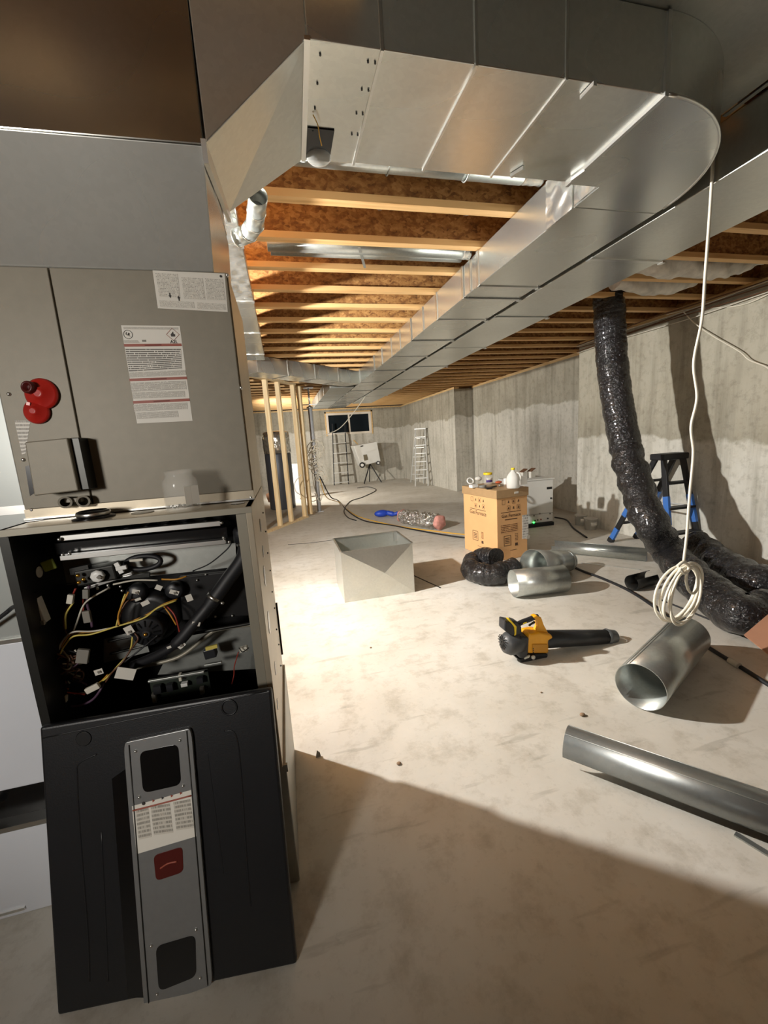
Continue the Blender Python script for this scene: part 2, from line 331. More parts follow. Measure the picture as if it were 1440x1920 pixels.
def empty(name, loc):
    o = bpy.data.objects.new(name, None); col.objects.link(o); o.location = Vector(loc); o.empty_display_size = .1; ORG[o.name] = Vector(loc); return o
def tag(o, label=None, cat=None, group=None, kind=None):
    if label: o['label'] = label
    if cat: o['category'] = cat
    if group: o['group'] = group
    if kind: o['kind'] = kind
    return o
def thing(name, loc, label, cat, group=None): return tag(empty(name, loc), label, cat, group)
def copy_tree(o, parent=None):
    c = o.copy(); col.objects.link(c); c.parent = parent; ORG[c.name] = ORG[o.name]
    for ch in list(o.children): copy_tree(ch, c)
    return c
def spline(pts, n=12):          # Catmull-Rom through points
    P = [Vector(p) for p in pts]; P = [P[0]*2-P[1]] + P + [P[-1]*2-P[-2]]; out = []
    for i in range(1, len(P)-2):
        for k in range(n):
            t = k/n; a, b, c, d = P[i-1:i+3]
            out.append(.5*((2*b) + (c-a)*t + (2*a-5*b+4*c-d)*t*t + (3*b-a-3*c+d)*t**3))
    return out + [P[-2]]
def text(s_, size, c, u, v, m, name, parent, depth=.0006):   # lettering as thin mesh: centre, unit right, unit up
    cu = bpy.data.curves.new('lettering', 'FONT'); cu.body = s_; cu.size = size; cu.align_x = 'CENTER'; cu.align_y = 'CENTER'; cu.extrude = depth; cu.resolution_u = 3
    to = bpy.data.objects.new('lettering', cu); me = bpy.data.meshes.new_from_object(to); bpy.data.objects.remove(to); bpy.data.curves.remove(cu)
    u, v, c = Vector(u).normalized(), Vector(v).normalized(), Vector(c); n = u.cross(v)
    for p in me.vertices: p.co = u*p.co.x + v*p.co.y + n*p.co.z
    me.materials.clear(); me.materials.append(MATS[m]); me.name = name
    o = bpy.data.objects.new(name, me); col.objects.link(o); ORG[o.name] = c; o.parent = parent; o.location = c - ORG[parent.name]; return o
# ================================================================== the basement shell
def struct(mb, name, m, label, cat, org=None, bevel=0.):
    return tag(mb.build(name, m, org=org, bevel=bevel), label, cat, kind='structure')
X0, Y0, Y1, ZJ, ZT = -4.2, -3.4, 15.27, 2.75, 3.05
struct(MB().box(X0-.2, 5.3, Y0-.2, Y1+.2, -.12, 0), 'floor', 'concrete_floor', 'mottled bare concrete basement floor', 'floor', (0, 0, 0))
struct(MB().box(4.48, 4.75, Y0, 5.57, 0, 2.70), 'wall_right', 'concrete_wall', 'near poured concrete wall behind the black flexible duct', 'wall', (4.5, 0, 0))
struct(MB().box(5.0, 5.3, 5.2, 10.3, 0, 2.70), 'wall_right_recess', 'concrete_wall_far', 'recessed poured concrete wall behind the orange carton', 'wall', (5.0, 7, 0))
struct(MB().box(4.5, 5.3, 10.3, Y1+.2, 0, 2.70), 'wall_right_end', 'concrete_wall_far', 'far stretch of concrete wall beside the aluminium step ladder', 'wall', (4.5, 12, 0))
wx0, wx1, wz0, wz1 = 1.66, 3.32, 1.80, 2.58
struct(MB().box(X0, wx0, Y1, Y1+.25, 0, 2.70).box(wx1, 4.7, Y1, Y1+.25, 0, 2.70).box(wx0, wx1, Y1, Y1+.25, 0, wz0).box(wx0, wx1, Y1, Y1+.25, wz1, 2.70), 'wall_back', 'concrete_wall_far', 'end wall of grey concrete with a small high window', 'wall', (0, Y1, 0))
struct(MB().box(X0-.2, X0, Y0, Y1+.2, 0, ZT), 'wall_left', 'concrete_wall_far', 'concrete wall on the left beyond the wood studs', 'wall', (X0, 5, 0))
struct(MB().box(X0-.2, 5.3, Y0-.2, Y0, 0, ZT), 'wall_front', 'osb', 'strand board wall behind the viewer', 'wall', (0, Y0, 0))
# window in the end wall
wn = tag(empty('window_1', (2.5, Y1, wz0)), 'small high basement window in the end wall', 'window', kind='structure')
fw = .075
for a in ((wx0, wx1, wz1-fw, wz1), (wx0, wx1, wz0, wz0+fw), (wx0, wx0+fw, wz0+fw, wz1-fw), (wx1-fw*1.2, wx1, wz0+fw, wz1-fw)):
    MB().box(a[0], a[1], Y1-.03, Y1+.06, a[2], a[3]).build('window_frame', 'window_frame', wn, bevel=.006)
MB().box(2.46, 2.52, Y1, Y1+.05, wz0+fw, wz1-fw).build('mullion', 'window_frame', wn)
for a, b in ((wx0+fw, 2.46), (2.52, wx1-fw*1.2)): MB().box(a, b, Y1+.02, Y1+.03, wz0+fw, wz1-fw).build('pane', 'pane_glass', wn)
MB().box(wx0, wx1, Y1+.25, Y1+.3, wz0, wz1).build('window_well', 'concrete_wall_far', wn)
for a in ((wx0-.05, wx0, wz0-.03, wz1+.05), (wx1, wx1+.05, wz0-.03, wz1+.05), (wx0-.05, wx1+.05, wz1, wz1+.05)):
    MB().box(a[0], a[1], Y1-.02, Y1, a[2], a[3]).build('wood_buck', 'plate_wood', wn)
# ceiling: subfloor and wooden I-joists
ceil_ = struct(MB().box(X0-.2, 5.3, Y0-.2, Y1+.2, ZT, ZT+.04), 'ceiling', 'osb', 'open ceiling of strand board subfloor on wooden joists', 'ceiling', (0, 0, ZT))
web = MB().box(X0, 5.25, -.006, .006, ZJ+.038, ZT-.038); proto = None
for k in range(-13, 30):
    yr = 2.42 + .43*k - .03
    if proto is None:
        j = web.build('joist', 'osb', ceil_, org=(0, 0, ZJ)); j.location = Vector((0, yr, ZJ)) - ORG[ceil_.name]; proto = j
        f = MB().box(X0, 5.25, -.031, .031, 0, .038).build('flange', 'flange_wood', j, org=(0, 0, 0)); f.location = (0, 0, 0)
        f2 = MB().box(X0, 5.25, -.031, .031, ZT-ZJ-.038, ZT-ZJ).build('flange', 'flange_wood', j, org=(0, 0, 0)); f2.location = (0, 0, 0)
    else:
        j = copy_tree(proto, ceil_); j.location = Vector((random.uniform(-.4, .4)*0, yr, ZJ)) - ORG[ceil_.name]
# sill plates along the top of the right walls
for a, n_ in (((4.48, 4.62, Y0, 5.57), 1), ((5.0, 5.14, 5.57, 10.3), 2), ((4.5, 4.64, 10.3, Y1), 3)):
    struct(MB().box(a[0], a[1], a[2], a[3], 2.70, ZJ), 'trim_%d' % n_, 'plate_wood', ('sill plate on top of the near concrete wall', 'sill plate on top of the recessed concrete wall', 'sill plate on top of the far concrete wall')[n_-1], 'sill plate')
struct(MB().box(X0, 4.5, Y1, Y1+.14, 2.70, ZJ), 'trim_4', 'plate_wood', 'sill plate above the window in the end wall', 'sill plate')
# rim boards close the joist ends
struct(MB().box(4.60, 4.63, Y0, 5.57, ZJ, ZT), 'trim_5', 'osb', 'rim board above the near concrete wall', 'rim board')
struct(MB().box(5.10, 5.13, 5.57, 10.3, ZJ, ZT), 'trim_6', 'osb', 'rim board above the recessed concrete wall', 'rim board')

# wood stud partition, running away at an angle
pa, pb = flo(508, 996), flo(588, 965); pd = (pb-pa).normalized(); pn = Vector((pd.y, -pd.x, 0))
pt = tag(empty('wall_partition', (pa.x, pa.y, 0)), 'unfinished partition of pale wood studs beyond the furnace', 'stud wall', kind='structure')
pb2 = pa + pd*1.30; pa2 = pa - pd*.55
MB().bar(pa2+Vector((0, 0, .019)), pb2+Vector((0, 0, .019)), .09, .038).build('bottom_plate', 'stud_wood', pt)
MB().bar(pa2+Vector((0, 0, 2.711)), pb2+Vector((0, 0, 2.711)), .09, .038).build('top_plate', 'stud_wood', pt)
for px, py, wd in ((529, 989, .042), (554, 981, .042), (573, 971, .05), (583, 967, .045)):
    p = flo(px, py); p = pa + pd*((p-pa).dot(pd))
    MB().bar(p+Vector((0, 0, .038)), p+Vector((0, 0, 2.692)), wd*1.15, .09, up=pn).build('stud', 'stud_wood', pt, bevel=.002)
p = pa2 + pd*.05
MB().bar(p+Vector((0, 0, .038)), p+Vector((0, 0, 2.692)), .045, .09, up=pn).build('stud', 'stud_wood', pt)

# ================================================================== rectangular duct runs
ZB = 2.52
def cleat(mb, x0, x1, y, z0, z1, w=.014, t=.006):      # drive cleat wrapped round a duct at y
    mb.prism([(x0-t, y-w, z1), (x0-t, y-w, z0-t), (x1+t, y-w, z0-t), (x1+t, y-w, z1), (x1, y-w, z1), (x1, y-w, z0), (x0, y-w, z0), (x0, y-w, z1)], (0, 2*w, 0))
def run(name, label, x0, x1, ys, z0, z1, m):
    t = thing(name, ((x0+x1)/2, (ys[0]+ys[-1])/2, z0), label, 'duct')
    for i, (a, b) in enumerate(zip(ys[:-1], ys[1:])):
        e = .003*(i % 2)
        sec = MB().box(x0+e, x1-e, a, b, z0+e, z1).build('duct_section', m, t, bevel=.004)
        if i:
            c = MB(); cleat(c, x0, x1, a, z0, z1); c.build('drive_cleat', 'cleat_metal', sec)
            for xx in (x0-.004, x1+.004): MB().box(xx-.012, xx+.012, a-.02, a+.02, z0-.012, z0-.004).build('cleat_end', 'cleat_metal', sec)
    return t
sup = run('supply_trunk_duct', 'galvanised supply trunk duct under the joists, left one of the long parallel pair', 1.45, 1.92, [1.853, 2.84, 3.09, 3.63, 4.39, 5.2, 6.2, 7.35, 8.5, 9.7, 10.9, 12.3], ZB, 2.745, 'galvanised')
for y in (2.96, 4.0, 4.8, 5.7): MB().box(1.444, 1.452, y-.008, y+.008, ZB+.01, 2.74).build('side_cleat', 'cleat_metal', sup)
ret = run('return_trunk_duct', 'galvanised return trunk duct beside the black flexible duct, right one of the long pair', 1.965, 2.50, [-1.3, .2, 1.25, 2.36, 3.55, 4.75, 5.95, 7.15, 8.35, 9.55, 11.3], ZB, 2.745, 'galvanised_satin')
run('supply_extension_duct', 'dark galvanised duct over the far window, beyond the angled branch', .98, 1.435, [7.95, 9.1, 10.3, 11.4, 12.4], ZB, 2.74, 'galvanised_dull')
# angled branch duct towards the left
bd = Vector((-1.62, -1.42, 0)).normalized(); bn = Vector((bd.y, -bd.x, 0)); b0 = Vector((1.47, 7.52, 0)); bt = thing('branch_duct', (.6, 6.7, ZB), 'galvanised branch duct running left from the trunk above the studs', 'duct')
for i in range(4):
    p, q = b0 + bd*(.0+.56*i), b0 + bd*(.56+.56*i); c_ = (p+q)/2; hw = .18
    side = Vector((-bd.y, bd.x, 0))
    if side.y < 0: side = -side
    ctr = c_ + side*hw + Vector((0, 0, (ZB+2.74)/2))
    sc = MB().obox(ctr, bd*.28, side*hw, (0, 0, .11)).build('duct_section', 'galvanised', bt, bevel=.004)
    if i: MB().obox(p + side*hw + Vector((0, 0, (ZB+2.74)/2)), bd*.012, side*(hw+.006), (0, 0, .116)).build('drive_cleat', 'cleat_metal', sc)
# small rectangular duct behind the coil cabinet, foil taped
lt = thing('side_duct', (-.24, 4.4, 2.65), 'narrow foil taped duct running back beside the coil cabinet', 'duct')
for i, (a, b) in enumerate(((1.75, 2.7), (2.7, 3.65), (3.65, 4.6), (4.6, 5.6), (5.6, 5.95))):
    s_ = MB().box(-.34, -.10, a, b, 2.655, 2.742).build('duct_section', 'foil' if i < 2 else 'galvanised', lt, bevel=.006)
    if i: MB().box(-.346, -.094, a-.02, a+.02, 2.649, 2.744).build('tape_band', 'foil', s_)

# ------------------------------------------------------------------ plenum and lateral duct over the camera
pl = thing('supply_plenum', (-.3, 1.6, 2.02), 'large galvanised plenum and duct elbow above the grey coil cabinet', 'plenum')
MB().hexa([(-.72, 1.395, 2.022), (-.143, 1.395, 2.022), (-.143, 1.93, 2.022), (-.72, 1.93, 2.022)], [(-.78, 1.233, 2.25), (-.115, 1.233, 2.255), (-.115, 1.75, 2.255), (-.78, 1.75, 2.25)]).build('transition', 'galvanised_pale', pl, bevel=.003)
MB().hexa([(-.79, 1.233, 2.25), (-.113, 1.233, 2.257), (-.113, 1.70, 2.257), (-.79, 1.70, 2.25)], [(-.79, 1.233, 2.745), (-.107, 1.233, 2.745), (-.107, 1.70, 2.745), (-.79, 1.70, 2.745)]).build('plenum_box', 'galvanised_mirror', pl, bevel=.003)
MB().hexa([(-.107, 1.233, 2.262), (.168, 1.233, ZB), (.182, 1.69, ZB), (-.097, 1.70, 2.335)], [(-.107, 1.233, 2.745), (.168, 1.233, 2.745), (.182, 1.69, 2.745), (-.097, 1.70, 2.745)]).build('offset_section', 'galvanised_satin', pl, bevel=.003)
MB().bar((-.112, 1.228, 2.24), (-.100, 1.70, 2.33), .012, .05, up=(0, 0, 1)).build('corner_cleat', 'cleat_metal', pl)
MB().bar((.168, 1.228, ZB-.002), (.182, 1.692, ZB-.002), .016, .01).build('corner_cleat', 'cleat_metal', pl)
xs = [.168, .366, .64, .93, 1.29]
for i, (a, b) in enumerate(zip(xs[:-1], xs[1:])):
    e = .002*(i % 2)
    s_ = MB().box(a, b, 1.233+e, 1.69-e, ZB+e, 2.745).build('duct_section', 'galvanised', pl, bevel=.003)
    if i: MB().box(a-.004, a+.004, 1.230, 1.693, ZB-.004, 2.74).build('seam', 'cleat_metal', s_)
MB().box(1.283, 1.297, 1.226, 1.70, ZB-.009, 2.74).build('drive_cleat', 'cleat_metal', pl)
arc = [(1.30 + .617*math.sin(t), 1.85 - .617*math.cos(t)) for t in [i*math.pi/2/24 for i in range(25)]]
el = MB(); poly = [(x, y, ZB+.001) for x, y in arc] + [(1.452, 1.85, ZB+.001), (1.452, 1.698, ZB+.001), (1.297, 1.698, ZB+.001)]
el.prism(poly, (0, 0, 2.745-ZB)); el = el.build('elbow', 'galvanised', pl)
rim = MB().tube([(x*1.0, y, ZB+.002) for x, y in arc[:-1]], .006, 6); rim.build('elbow_hem', 'cleat_metal', el)
# clip tabs that hang below the duct
for p, q in ((flo(1090, 184, ZB-.006), flo(1116, 156, ZB-.006)), (flo(958, 330, ZB-.006), flo(982, 315, ZB-.006)), (flo(1072, 337, ZB-.008), flo(1098, 318, ZB-.008))):
    MB().bar(p, q, .012, .012).build('cleat_tab', 'cleat_metal', pl)
# taped take-off end on the trunk side
MB().box(1.440, 1.4495, 1.86, 2.06, ZB-.003, 2.74).build('foil_tape', 'foil', sup)
MB().box(1.440, 1.451, 1.71, 1.845, ZB+.004, 2.74).build('foil_tape', 'foil', pl)
# screws near the left seam
for i in range(4):
    for dx in (.02, .15, .17):
        p = Vector((.185+dx, 1.27+.09*i, ZB-.001)); MB().cyl(p, p-Vector((0, 0, .003)), .003, seg=8).build('screw', 'dark_metal', pl)
# open port with plastic cup and yellow tag wire
pc = flo(600, 272, ZB-.001)
MB().box(.187, .275, 1.53, 1.685, ZB-.004, ZB+.004).build('port_opening', 'black_gloss', pl)
MB().lathe([(.045, .006), (.044, 0), (.036, -.008), (.02, -.012), (.004, -.014)], (.235, 1.665, ZB-.008)).build('port_cup', mat('cup_clear', '#e8e8e2', .2, alpha=.35), pl)
MB().tube(spline([flo(587, 215, ZB-.004), flo(596, 235, ZB-.02), flo(599, 255, ZB-.03), flo(603, 273, ZB-.035)], 6), .0018, 6).build('tag_wire', 'cord_yellow', pl)
# joist bay panned over with sheet metal
tag(MB().box(.35, 1.92, .38, 1.56, 2.7465, 2.749).build('panning_sheet', 'galvanised_dull'), 'flat dull sheet metal panning under the joists beyond the elbow', 'metal sheet')
tag(MB().bar((1.94, .2, 2.746), (1.94, 1.56, 2.746), .02, .005).build('panning_strip', 'galvanised_dull'), 'flat metal strip above the gap between elbow and return duct', 'metal strip')
# ================================================================== furnace, coil cabinet, return drop
def quad4(mb, pts, th):           # plate from four front points (bl, br, tr, tl as seen), thickness away from the viewer; UV on the front
    a, b, c, d = [Vector(p) for p in pts]; n = (b-a).cross(d-a).normalized(); o = len(mb.f)
    mb.hexa([a-n*th, b-n*th, c-n*th, d-n*th], [a, b, c, d]); mb.uv[o+1] = [(0, 0), (1, 0), (1, 1), (0, 1)]; return mb
FX0, FX1, FY0, FY1, FZ0, FZ1 = -.728, -.104, 1.235, 1.90, .47, 1.336
# base box under the furnace
bs = thing('plinth_box', (-.4, 1.57, 0), 'shaded galvanised base box on the floor under the black furnace', 'metal box')
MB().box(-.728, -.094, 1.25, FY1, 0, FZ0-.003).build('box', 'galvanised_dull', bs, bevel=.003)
MB().box(-.73, -.09, 1.246, 1.256, FZ0-.03, FZ0-.003).build('flange', 'galvanised_dull', bs)
fn = thing('furnace', (-.416, 1.57, FZ0), 'black gas furnace with its front off and wiring exposed', 'furnace')
MB().box(FX1-.018, FX1, FY0, FY1, FZ0, FZ1).build('side_panel', 'furnace_side', fn, bevel=.002)
MB().box(FX0, FX0+.018, FY0, FY1, FZ0, FZ1).build('side_panel', 'black_paint', fn, bevel=.002)
MB().box(FX0+.018, FX1-.018, 1.66, 1.675, FZ0, FZ1-.02).build('back_plate', 'black_inner', fn)
MB().box(FX0+.018, FX1-.018, FY1-.02, FY1, FZ0, FZ1-.02).build('rear_panel', 'furnace_side', fn)
top = MB().box(FX0, FX1, FY0, FY1, FZ1-.018, FZ1).build('top_panel', 'furnace_side', fn, bevel=.002)
MB().box(FX0, FX1, FY0-.006, FY0+.004, FZ1-.018, FZ1-.001).build('top_lip', 'cabinet_edge', fn)
MB().box(FX0+.018, FX1-.018, FY0+.02, 1.66, FZ0, FZ0+.015).build('bottom_panel', 'black_inner', fn)
MB().box(FX1-.045, FX1-.018, FY0, FY0+.012, FZ0, FZ1-.02).build('front_flange', 'cabinet_edge', fn)
MB().box(FX0+.0, FX0+.022, FY0-.004, FY0+.012, FZ0, FZ1-.02).build('front_flange', 'dark_metal', fn)
# knockouts in the top
for px, py, r, mm in ((70, 975, .030, 'black_gloss'), (268, 961, .030, 'cabinet_grey'), (446, 944, .022, 'black_gloss')):
    p = flo(px, py, FZ1); MB().lathe([(r, 0), (r, .0015)], (p.x, p.y, FZ1), seg=24).build('knockout', mm, top)
p = flo(176, 967, FZ1+.006); vc = MB().lathe([(.052, 0), (.052, .004), (.040, .006), (.040, .020), (.034, .022), (.033, .002)], (p.x, p.y, FZ1)).build('vent_collar', 'black_gloss', fn)
MB().lathe([(.041, .008), (.042, .009), (.042, .016), (.041, .017)], (p.x, p.y, FZ1)).build('collar_band', 'cleat_metal', vc)
# knockouts down the right side
for px, py, r in ((488, 985, .024), (493, 1034, .022), (496, 1080, .036), (504, 1167, .038), (516, 1253, .024), (520, 1320, .018)):
    p = atX(px, py, FX1); p.y = min(max(p.y, FY0+.06), FY1-.06)
    q = atX(px, py, FX1); MB().lathe([(r, 0), (r, .0015)], (FX1, p.y, q.z), (1, 0, 0), seg=24).build('knockout', 'black_gloss', fn)
for i in range(9):
    z = .56+.085*i; MB().ball((FX1+.001, 1.72+.03*(i % 2), z), .004, seg=8, rings=5).build('screw', 'dark_metal', fn)
MB().bar((FX1+.004, 1.90, .52), (FX1+.004, 1.90, .78), .008, .012).build('edge_trim', 'black_gloss', fn)
# inside
def C4(cx, cy, Y): return atY(cx/2.5714, 880+cy/2.5714, Y)
def barC(name, a, b, Y, w, d, m, par=fn): return MB().bar(C4(*a, Y), C4(*b, Y), d, w, up=(0, 0, 1)).build(name, m, par, bevel=.0015)
barC('burner_rail', (300, 330), (1065, 258), 1.345, .016, .022, 'cleat_metal')
barC('burner_rail', (230, 385), (1100, 300), 1.37, .035, .03, 'black_gloss')
barC('burner_rail', (300, 425), (1092, 345), 1.33, .014, .028, 'cleat_metal')
for i in range(7):
    t = i/6; a = C4(420+95*i, 322-9*i, 1.40); MB().cyl(a, a+Vector((0, .08, 0)), .014, seg=14).build('burner_tube', 'black_inner', fn)
for cx, cy in ((285, 338), (1068, 258), (302, 412), (335, 405), (1078, 330), (1105, 350)): MB().ball(C4(cx, cy, 1.325), .0055, seg=8, rings=6).build('screw', 'screw_metal', fn)
quad4(MB(), [C4(300, 560, 1.46), C4(1140, 470, 1.46), C4(1135, 355, 1.46), C4(300, 440, 1.46)], .004).build('manifold_plate', 'galvanised_dull', fn)
quad4(MB(), [C4(880, 730, 1.43), C4(1235, 705, 1.43), C4(1215, 480, 1.43), C4(860, 520, 1.43)], .02).build('cover_plate', 'black_paint', fn, bevel=.004)
for cx, cy in ((950, 535), (992, 508), (1200, 535), (1212, 612), (1215, 688), (1120, 706), (1038, 710)): MB().ball(C4(cx, cy, 1.425), .0042, seg=8, rings=5).build('screw', 'screw_metal', fn)
# draft inducer: housing, motor, wheel cover
c0 = C4(735, 750, 1.40)
ind = MB().lathe([(.088, 0), (.088, .035), (.075, .05), (.06, .052)], C4(745, 690, 1.46), (0, -1, 0), 36).build('inducer_housing', 'black_paint', fn)
mo = MB().lathe([(.047, 0), (.047, .05), (.042, .058), (.012, .062), (.011, .07)], c0, (0, -1, 0), 32).build('inducer_motor', 'black_plastic', ind)
for k in range(12):
    g = k*math.pi/6; q = c0 + Vector((.03*math.cos(g), -.060, .03*math.sin(g))); MB().bar(q-Vector((math.cos(g), 0, math.sin(g)))*.010, q+Vector((math.cos(g), 0, math.sin(g)))*.010, .004, .003, up=(0, 1, 0)).build('cooling_rib', 'black_gloss', mo)
MB().ball(c0+Vector((0, -.072, 0)), .006, seg=8, rings=6).build('shaft_end', 'brass', mo)
for cx, cy, r in ((670, 585, .030), (850, 570, .028)): MB().lathe([(r, 0), (r, .03), (r*.8, .036), (r*.3, .038)], C4(cx, cy, 1.43), (0, -1, 0), 24).build('pressure_switch', 'black_plastic', fn)
# gas valve group
MB().obox(C4(480, 500, 1.40), (.055, 0, .004), (0, .03, 0), (-.002, 0, .024)).build('gas_valve', 'dark_metal', fn, bevel=.005)
MB().lathe([(.019, 0), (.019, .010), (.015, .014), (.008, .015)], C4(475, 512, 1.36), (0, -1, 0), 8).build('valve_cap', 'white_plastic', fn)
MB().lathe([(.007, 0), (.007, .003)], C4(478, 520, 1.342), (0, -1, 0), 4).build('cap_tag', 'ink_grey', fn)
for cx, cy in ((375, 512), (402, 530), (380, 545)): MB().ball(C4(cx, cy, 1.35), .006, seg=10, rings=6).build('fitting', 'brass', fn)
MB().obox(C4(390, 480, 1.39), (.025, 0, .003), (0, .012, 0), (0, 0, .010)).build('valve_bracket', 'dark_metal', fn)
barC('valve_arm', (560, 450), (590, 500), 1.36, .014, .010, 'white_plastic'); barC('valve_arm', (560, 480), (612, 470), 1.355, .012, .010, 'white_plastic')
MB().tube([C4(690 + 85*math.cos(t), 450 + 32*math.sin(t) - 8*math.cos(t), 1.40) for t in [i*math.pi/12 for i in range(24)]], .008, 8, closed=True).build('hose_loop', 'black_rubber', fn)
barC('loop_label', (625, 440), (690, 435), 1.385, .008, .008, 'wire_white')
barC('bracket_strip', (410, 575), (640, 500), 1.40, .010, .012, 'cleat_metal')
quad4(MB(), [C4(250, 560, 1.39), C4(720, 520, 1.39), C4(720, 500, 1.39), C4(420, 545, 1.39)], .01).build('lower_bracket', 'dark_metal', fn)
for cx, cy in ((470, 575), (525, 572), (580, 565), (588, 585), (520, 560)): MB().ball(C4(cx, cy, 1.375), .0045, seg=8, rings=5).build('screw', 'screw_metal', fn)
# left wall items
MB().lathe([(.016, 0), (.016, .001)], Vector((FX0+.02, 1.33, C4(190, 495, 1.33).z)), (1, .0, 0), 20).build('inspection_sticker', 'white_label', fn)
MB().obox(C4(235, 462, 1.34), (.016, .0, .004), (0, .004, 0), (-.004, 0, .015)).build('ground_lug', mat('green_yellow', '#8f9a3c', .5), fn, bevel=.003)
q_ = C4(168, 668, 1.31); MB().obox(q_, (.021, 0, -.002), (0, .014, 0), (-.006, 0, .042)).build('control_module', 'white_plastic', fn, bevel=.003)
barC('module_band', (125, 600), (185, 590), 1.292, .004, .002, 'dark_metal'); barC('module_clip', (140, 748), (218, 738), 1.295, .012, .01, 'cleat_metal')
for i in range(4): MB().tube(spline([C4(165+12*i, 760, 1.30), C4(170+12*i, 800, 1.32), C4(185+10*i, 860, 1.36)], 5), .0022, 6).build('wire', ('wire_purple', 'wire_brown', 'wire_white', 'wire_red')[i], fn)
# black plastic drain and vent pipe running diagonally
vp = [C4(1180, 345, 1.36), C4(1182, 390, 1.36), C4(1165, 440, 1.36), C4(1100, 530, 1.36), C4(1020, 640, 1.35), C4(930, 750, 1.34), C4(850, 840, 1.34), C4(760, 895, 1.36), C4(640, 945, 1.40)]
ppe = MB().tube(spline(vp, 6), [.023]*25 + [.019]*12 + [.014]*12, 16).build('vent_pipe', 'black_rubber', fn)
def clamp(p, d, r): MB().lathe([(r, -.006), (r+.002, -.006), (r+.002, .006), (r, .006)], p, d, 24).build('hose_clamp', 'cleat_metal', ppe)
clamp(C4(1180, 356, 1.36), (0, 0, 1), .0235); clamp(C4(1032, 618, 1.352), C4(1100, 530, 1.36)-C4(1020, 640, 1.35), .0225)
MB().ball(C4(1072, 645, 1.32), .006, seg=8, rings=5).build('clamp_screw', 'screw_metal', ppe)
MB().lathe([(.030, 0), (.030, .035), (.024, .045)], C4(1175, 345, 1.36), (0, 0, 1)).build('pipe_coupling', 'black_plastic', fn)
MB().tube(spline([C4(930, 490, 1.38), C4(1010, 455, 1.36), C4(1090, 390, 1.34), C4(1120, 350, 1.34)], 6), .0022, 6).build('igniter_wire', 'black_rubber', fn)
# blower deck and lower compartment
quad4(MB(), [C4(500, 935, 1.50), C4(720, 880, 1.50), C4(690, 770, 1.50), C4(500, 820, 1.50)], .006).build('blower_deck', 'galvanised_dull', fn)
quad4(MB(), [C4(760, 990, 1.52), C4(1260, 960, 1.52), C4(1250, 745, 1.52), C4(860, 790, 1.52)], .006).build('blower_shelf', 'galvanised_dull', fn)
barC('deck_edge', (520, 830), (690, 795), 1.485, .006, .012, 'dark_metal'); barC('deck_edge', (530, 890), (700, 850), 1.485, .006, .012, 'dark_metal')
MB().tube(spline([C4(880, 800, 1.40), C4(1050, 770, 1.40), C4(1240, 735, 1.40), C4(1254, 715, 1.40), C4(1245, 600, 1.40), C4(1238, 470, 1.40)], 8), .006, 8).build('gasket_bead', 'dark_metal', fn)
MB().tube(spline([C4(640, 960, 1.42), C4(860, 905, 1.42), C4(1000, 800, 1.42), C4(1060, 770, 1.42), C4(1230, 750, 1.42), C4(1262, 790, 1.42), C4(1290, 1000, 1.42)], 8), .007, 8).build('gasket_bead', 'cabinet_edge', fn)
tr = MB().obox(C4(1015, 880, 1.44), (.019, 0, .002), (0, .018, 0), (-.002, 0, .017)).build('transformer', 'black_plastic', fn, bevel=.003)
MB().obox(C4(1020, 858, 1.415), (.019, 0, .002), (0, .004, 0), (0, 0, .006)).build('winding', 'wire_yellow', tr)
MB().obox(C4(1175, 865, 1.43), (.013, 0, .002), (0, .010, 0), (-.001, 0, .008)).build('relay', 'wire_white', fn, bevel=.002)
MB().tube(spline([C4(1150, 880, 1.42), C4(1130, 950, 1.42), C4(1128, 990, 1.42), C4(1118, 1035, 1.42)], 6), .002, 6).build('wire', 'wire_red', fn)
MB().tube(spline([C4(1200, 860, 1.41), C4(1170, 880, 1.40), C4(1152, 860, 1.41)], 6), .0018, 6).build('wire', 'black_rubber', fn)
cb = quad4(MB(), [C4(740, 1130, 1.44), C4(1020, 1075, 1.44), C4(1000, 965, 1.44), C4(720, 1020, 1.44)], .006).build('control_board', mat('board_green', '#20281f', .5), fn)
barC('board_rail', (715, 1022), (985, 975), 1.42, .008, .012, 'galvanised_dull'); barC('board_rail', (985, 945), (1070, 930), 1.42, .008, .012, 'galvanised_dull')
for cx, cy, w_, h_, mm in ((890, 1035, .010, .006, 'white_plastic'), (760, 1060, .012, .014, 'black_plastic'), (820, 1050, .010, .012, 'black_plastic'), (965, 1015, .010, .010, 'black_plastic'), (870, 1000, .004, .012, 'wire_white'), (975, 1065, .006, .012, 'ink_grey'), (745, 1100, .006, .016, 'ink_grey')):
    MB().obox(C4(cx, cy, 1.425), (w_, 0, 0), (0, .008, 0), (0, 0, h_)).build('board_component', mm, cb)
# paper tags and connectors
def tagq(cx, cy, w_, h_, rot, Y, m='white_label', name='wire_tag', nrm=None):
    p = C4(cx, cy, Y); u = Vector((math.cos(rot), .15, math.sin(rot))).normalized(); v = Vector((-math.sin(rot), -.1, math.cos(rot)))
    return MB().card(p, u*w_, v*h_, .0006).build(name, m, fn)
for cx, cy, w_, h_, rot in ((655, 590, .010, .007, -.4), (700, 645, .011, .007, .3), (765, 570, .009, .008, -.6), (840, 593, .013, .007, -.5), (912, 620, .009, .011, .2), (622, 775, .011, .013, .3), (945, 745, .012, .007, -.4), (872, 847, .011, .010, .6), (476, 977, .011, .009, .1), (605, 985, .026, .020, -.45), (815, 858, .006, .004, .2), (665, 627, .008, .004, .2)):
    tagq(cx, cy, w_, h_, rot, 1.325)
for cx, cy in ((660, 596), (845, 597), (625, 785), (875, 850), (478, 978)): tagq(cx, cy, .004, .004, .2, 1.322, 'ink_grey', 'tag_mark')
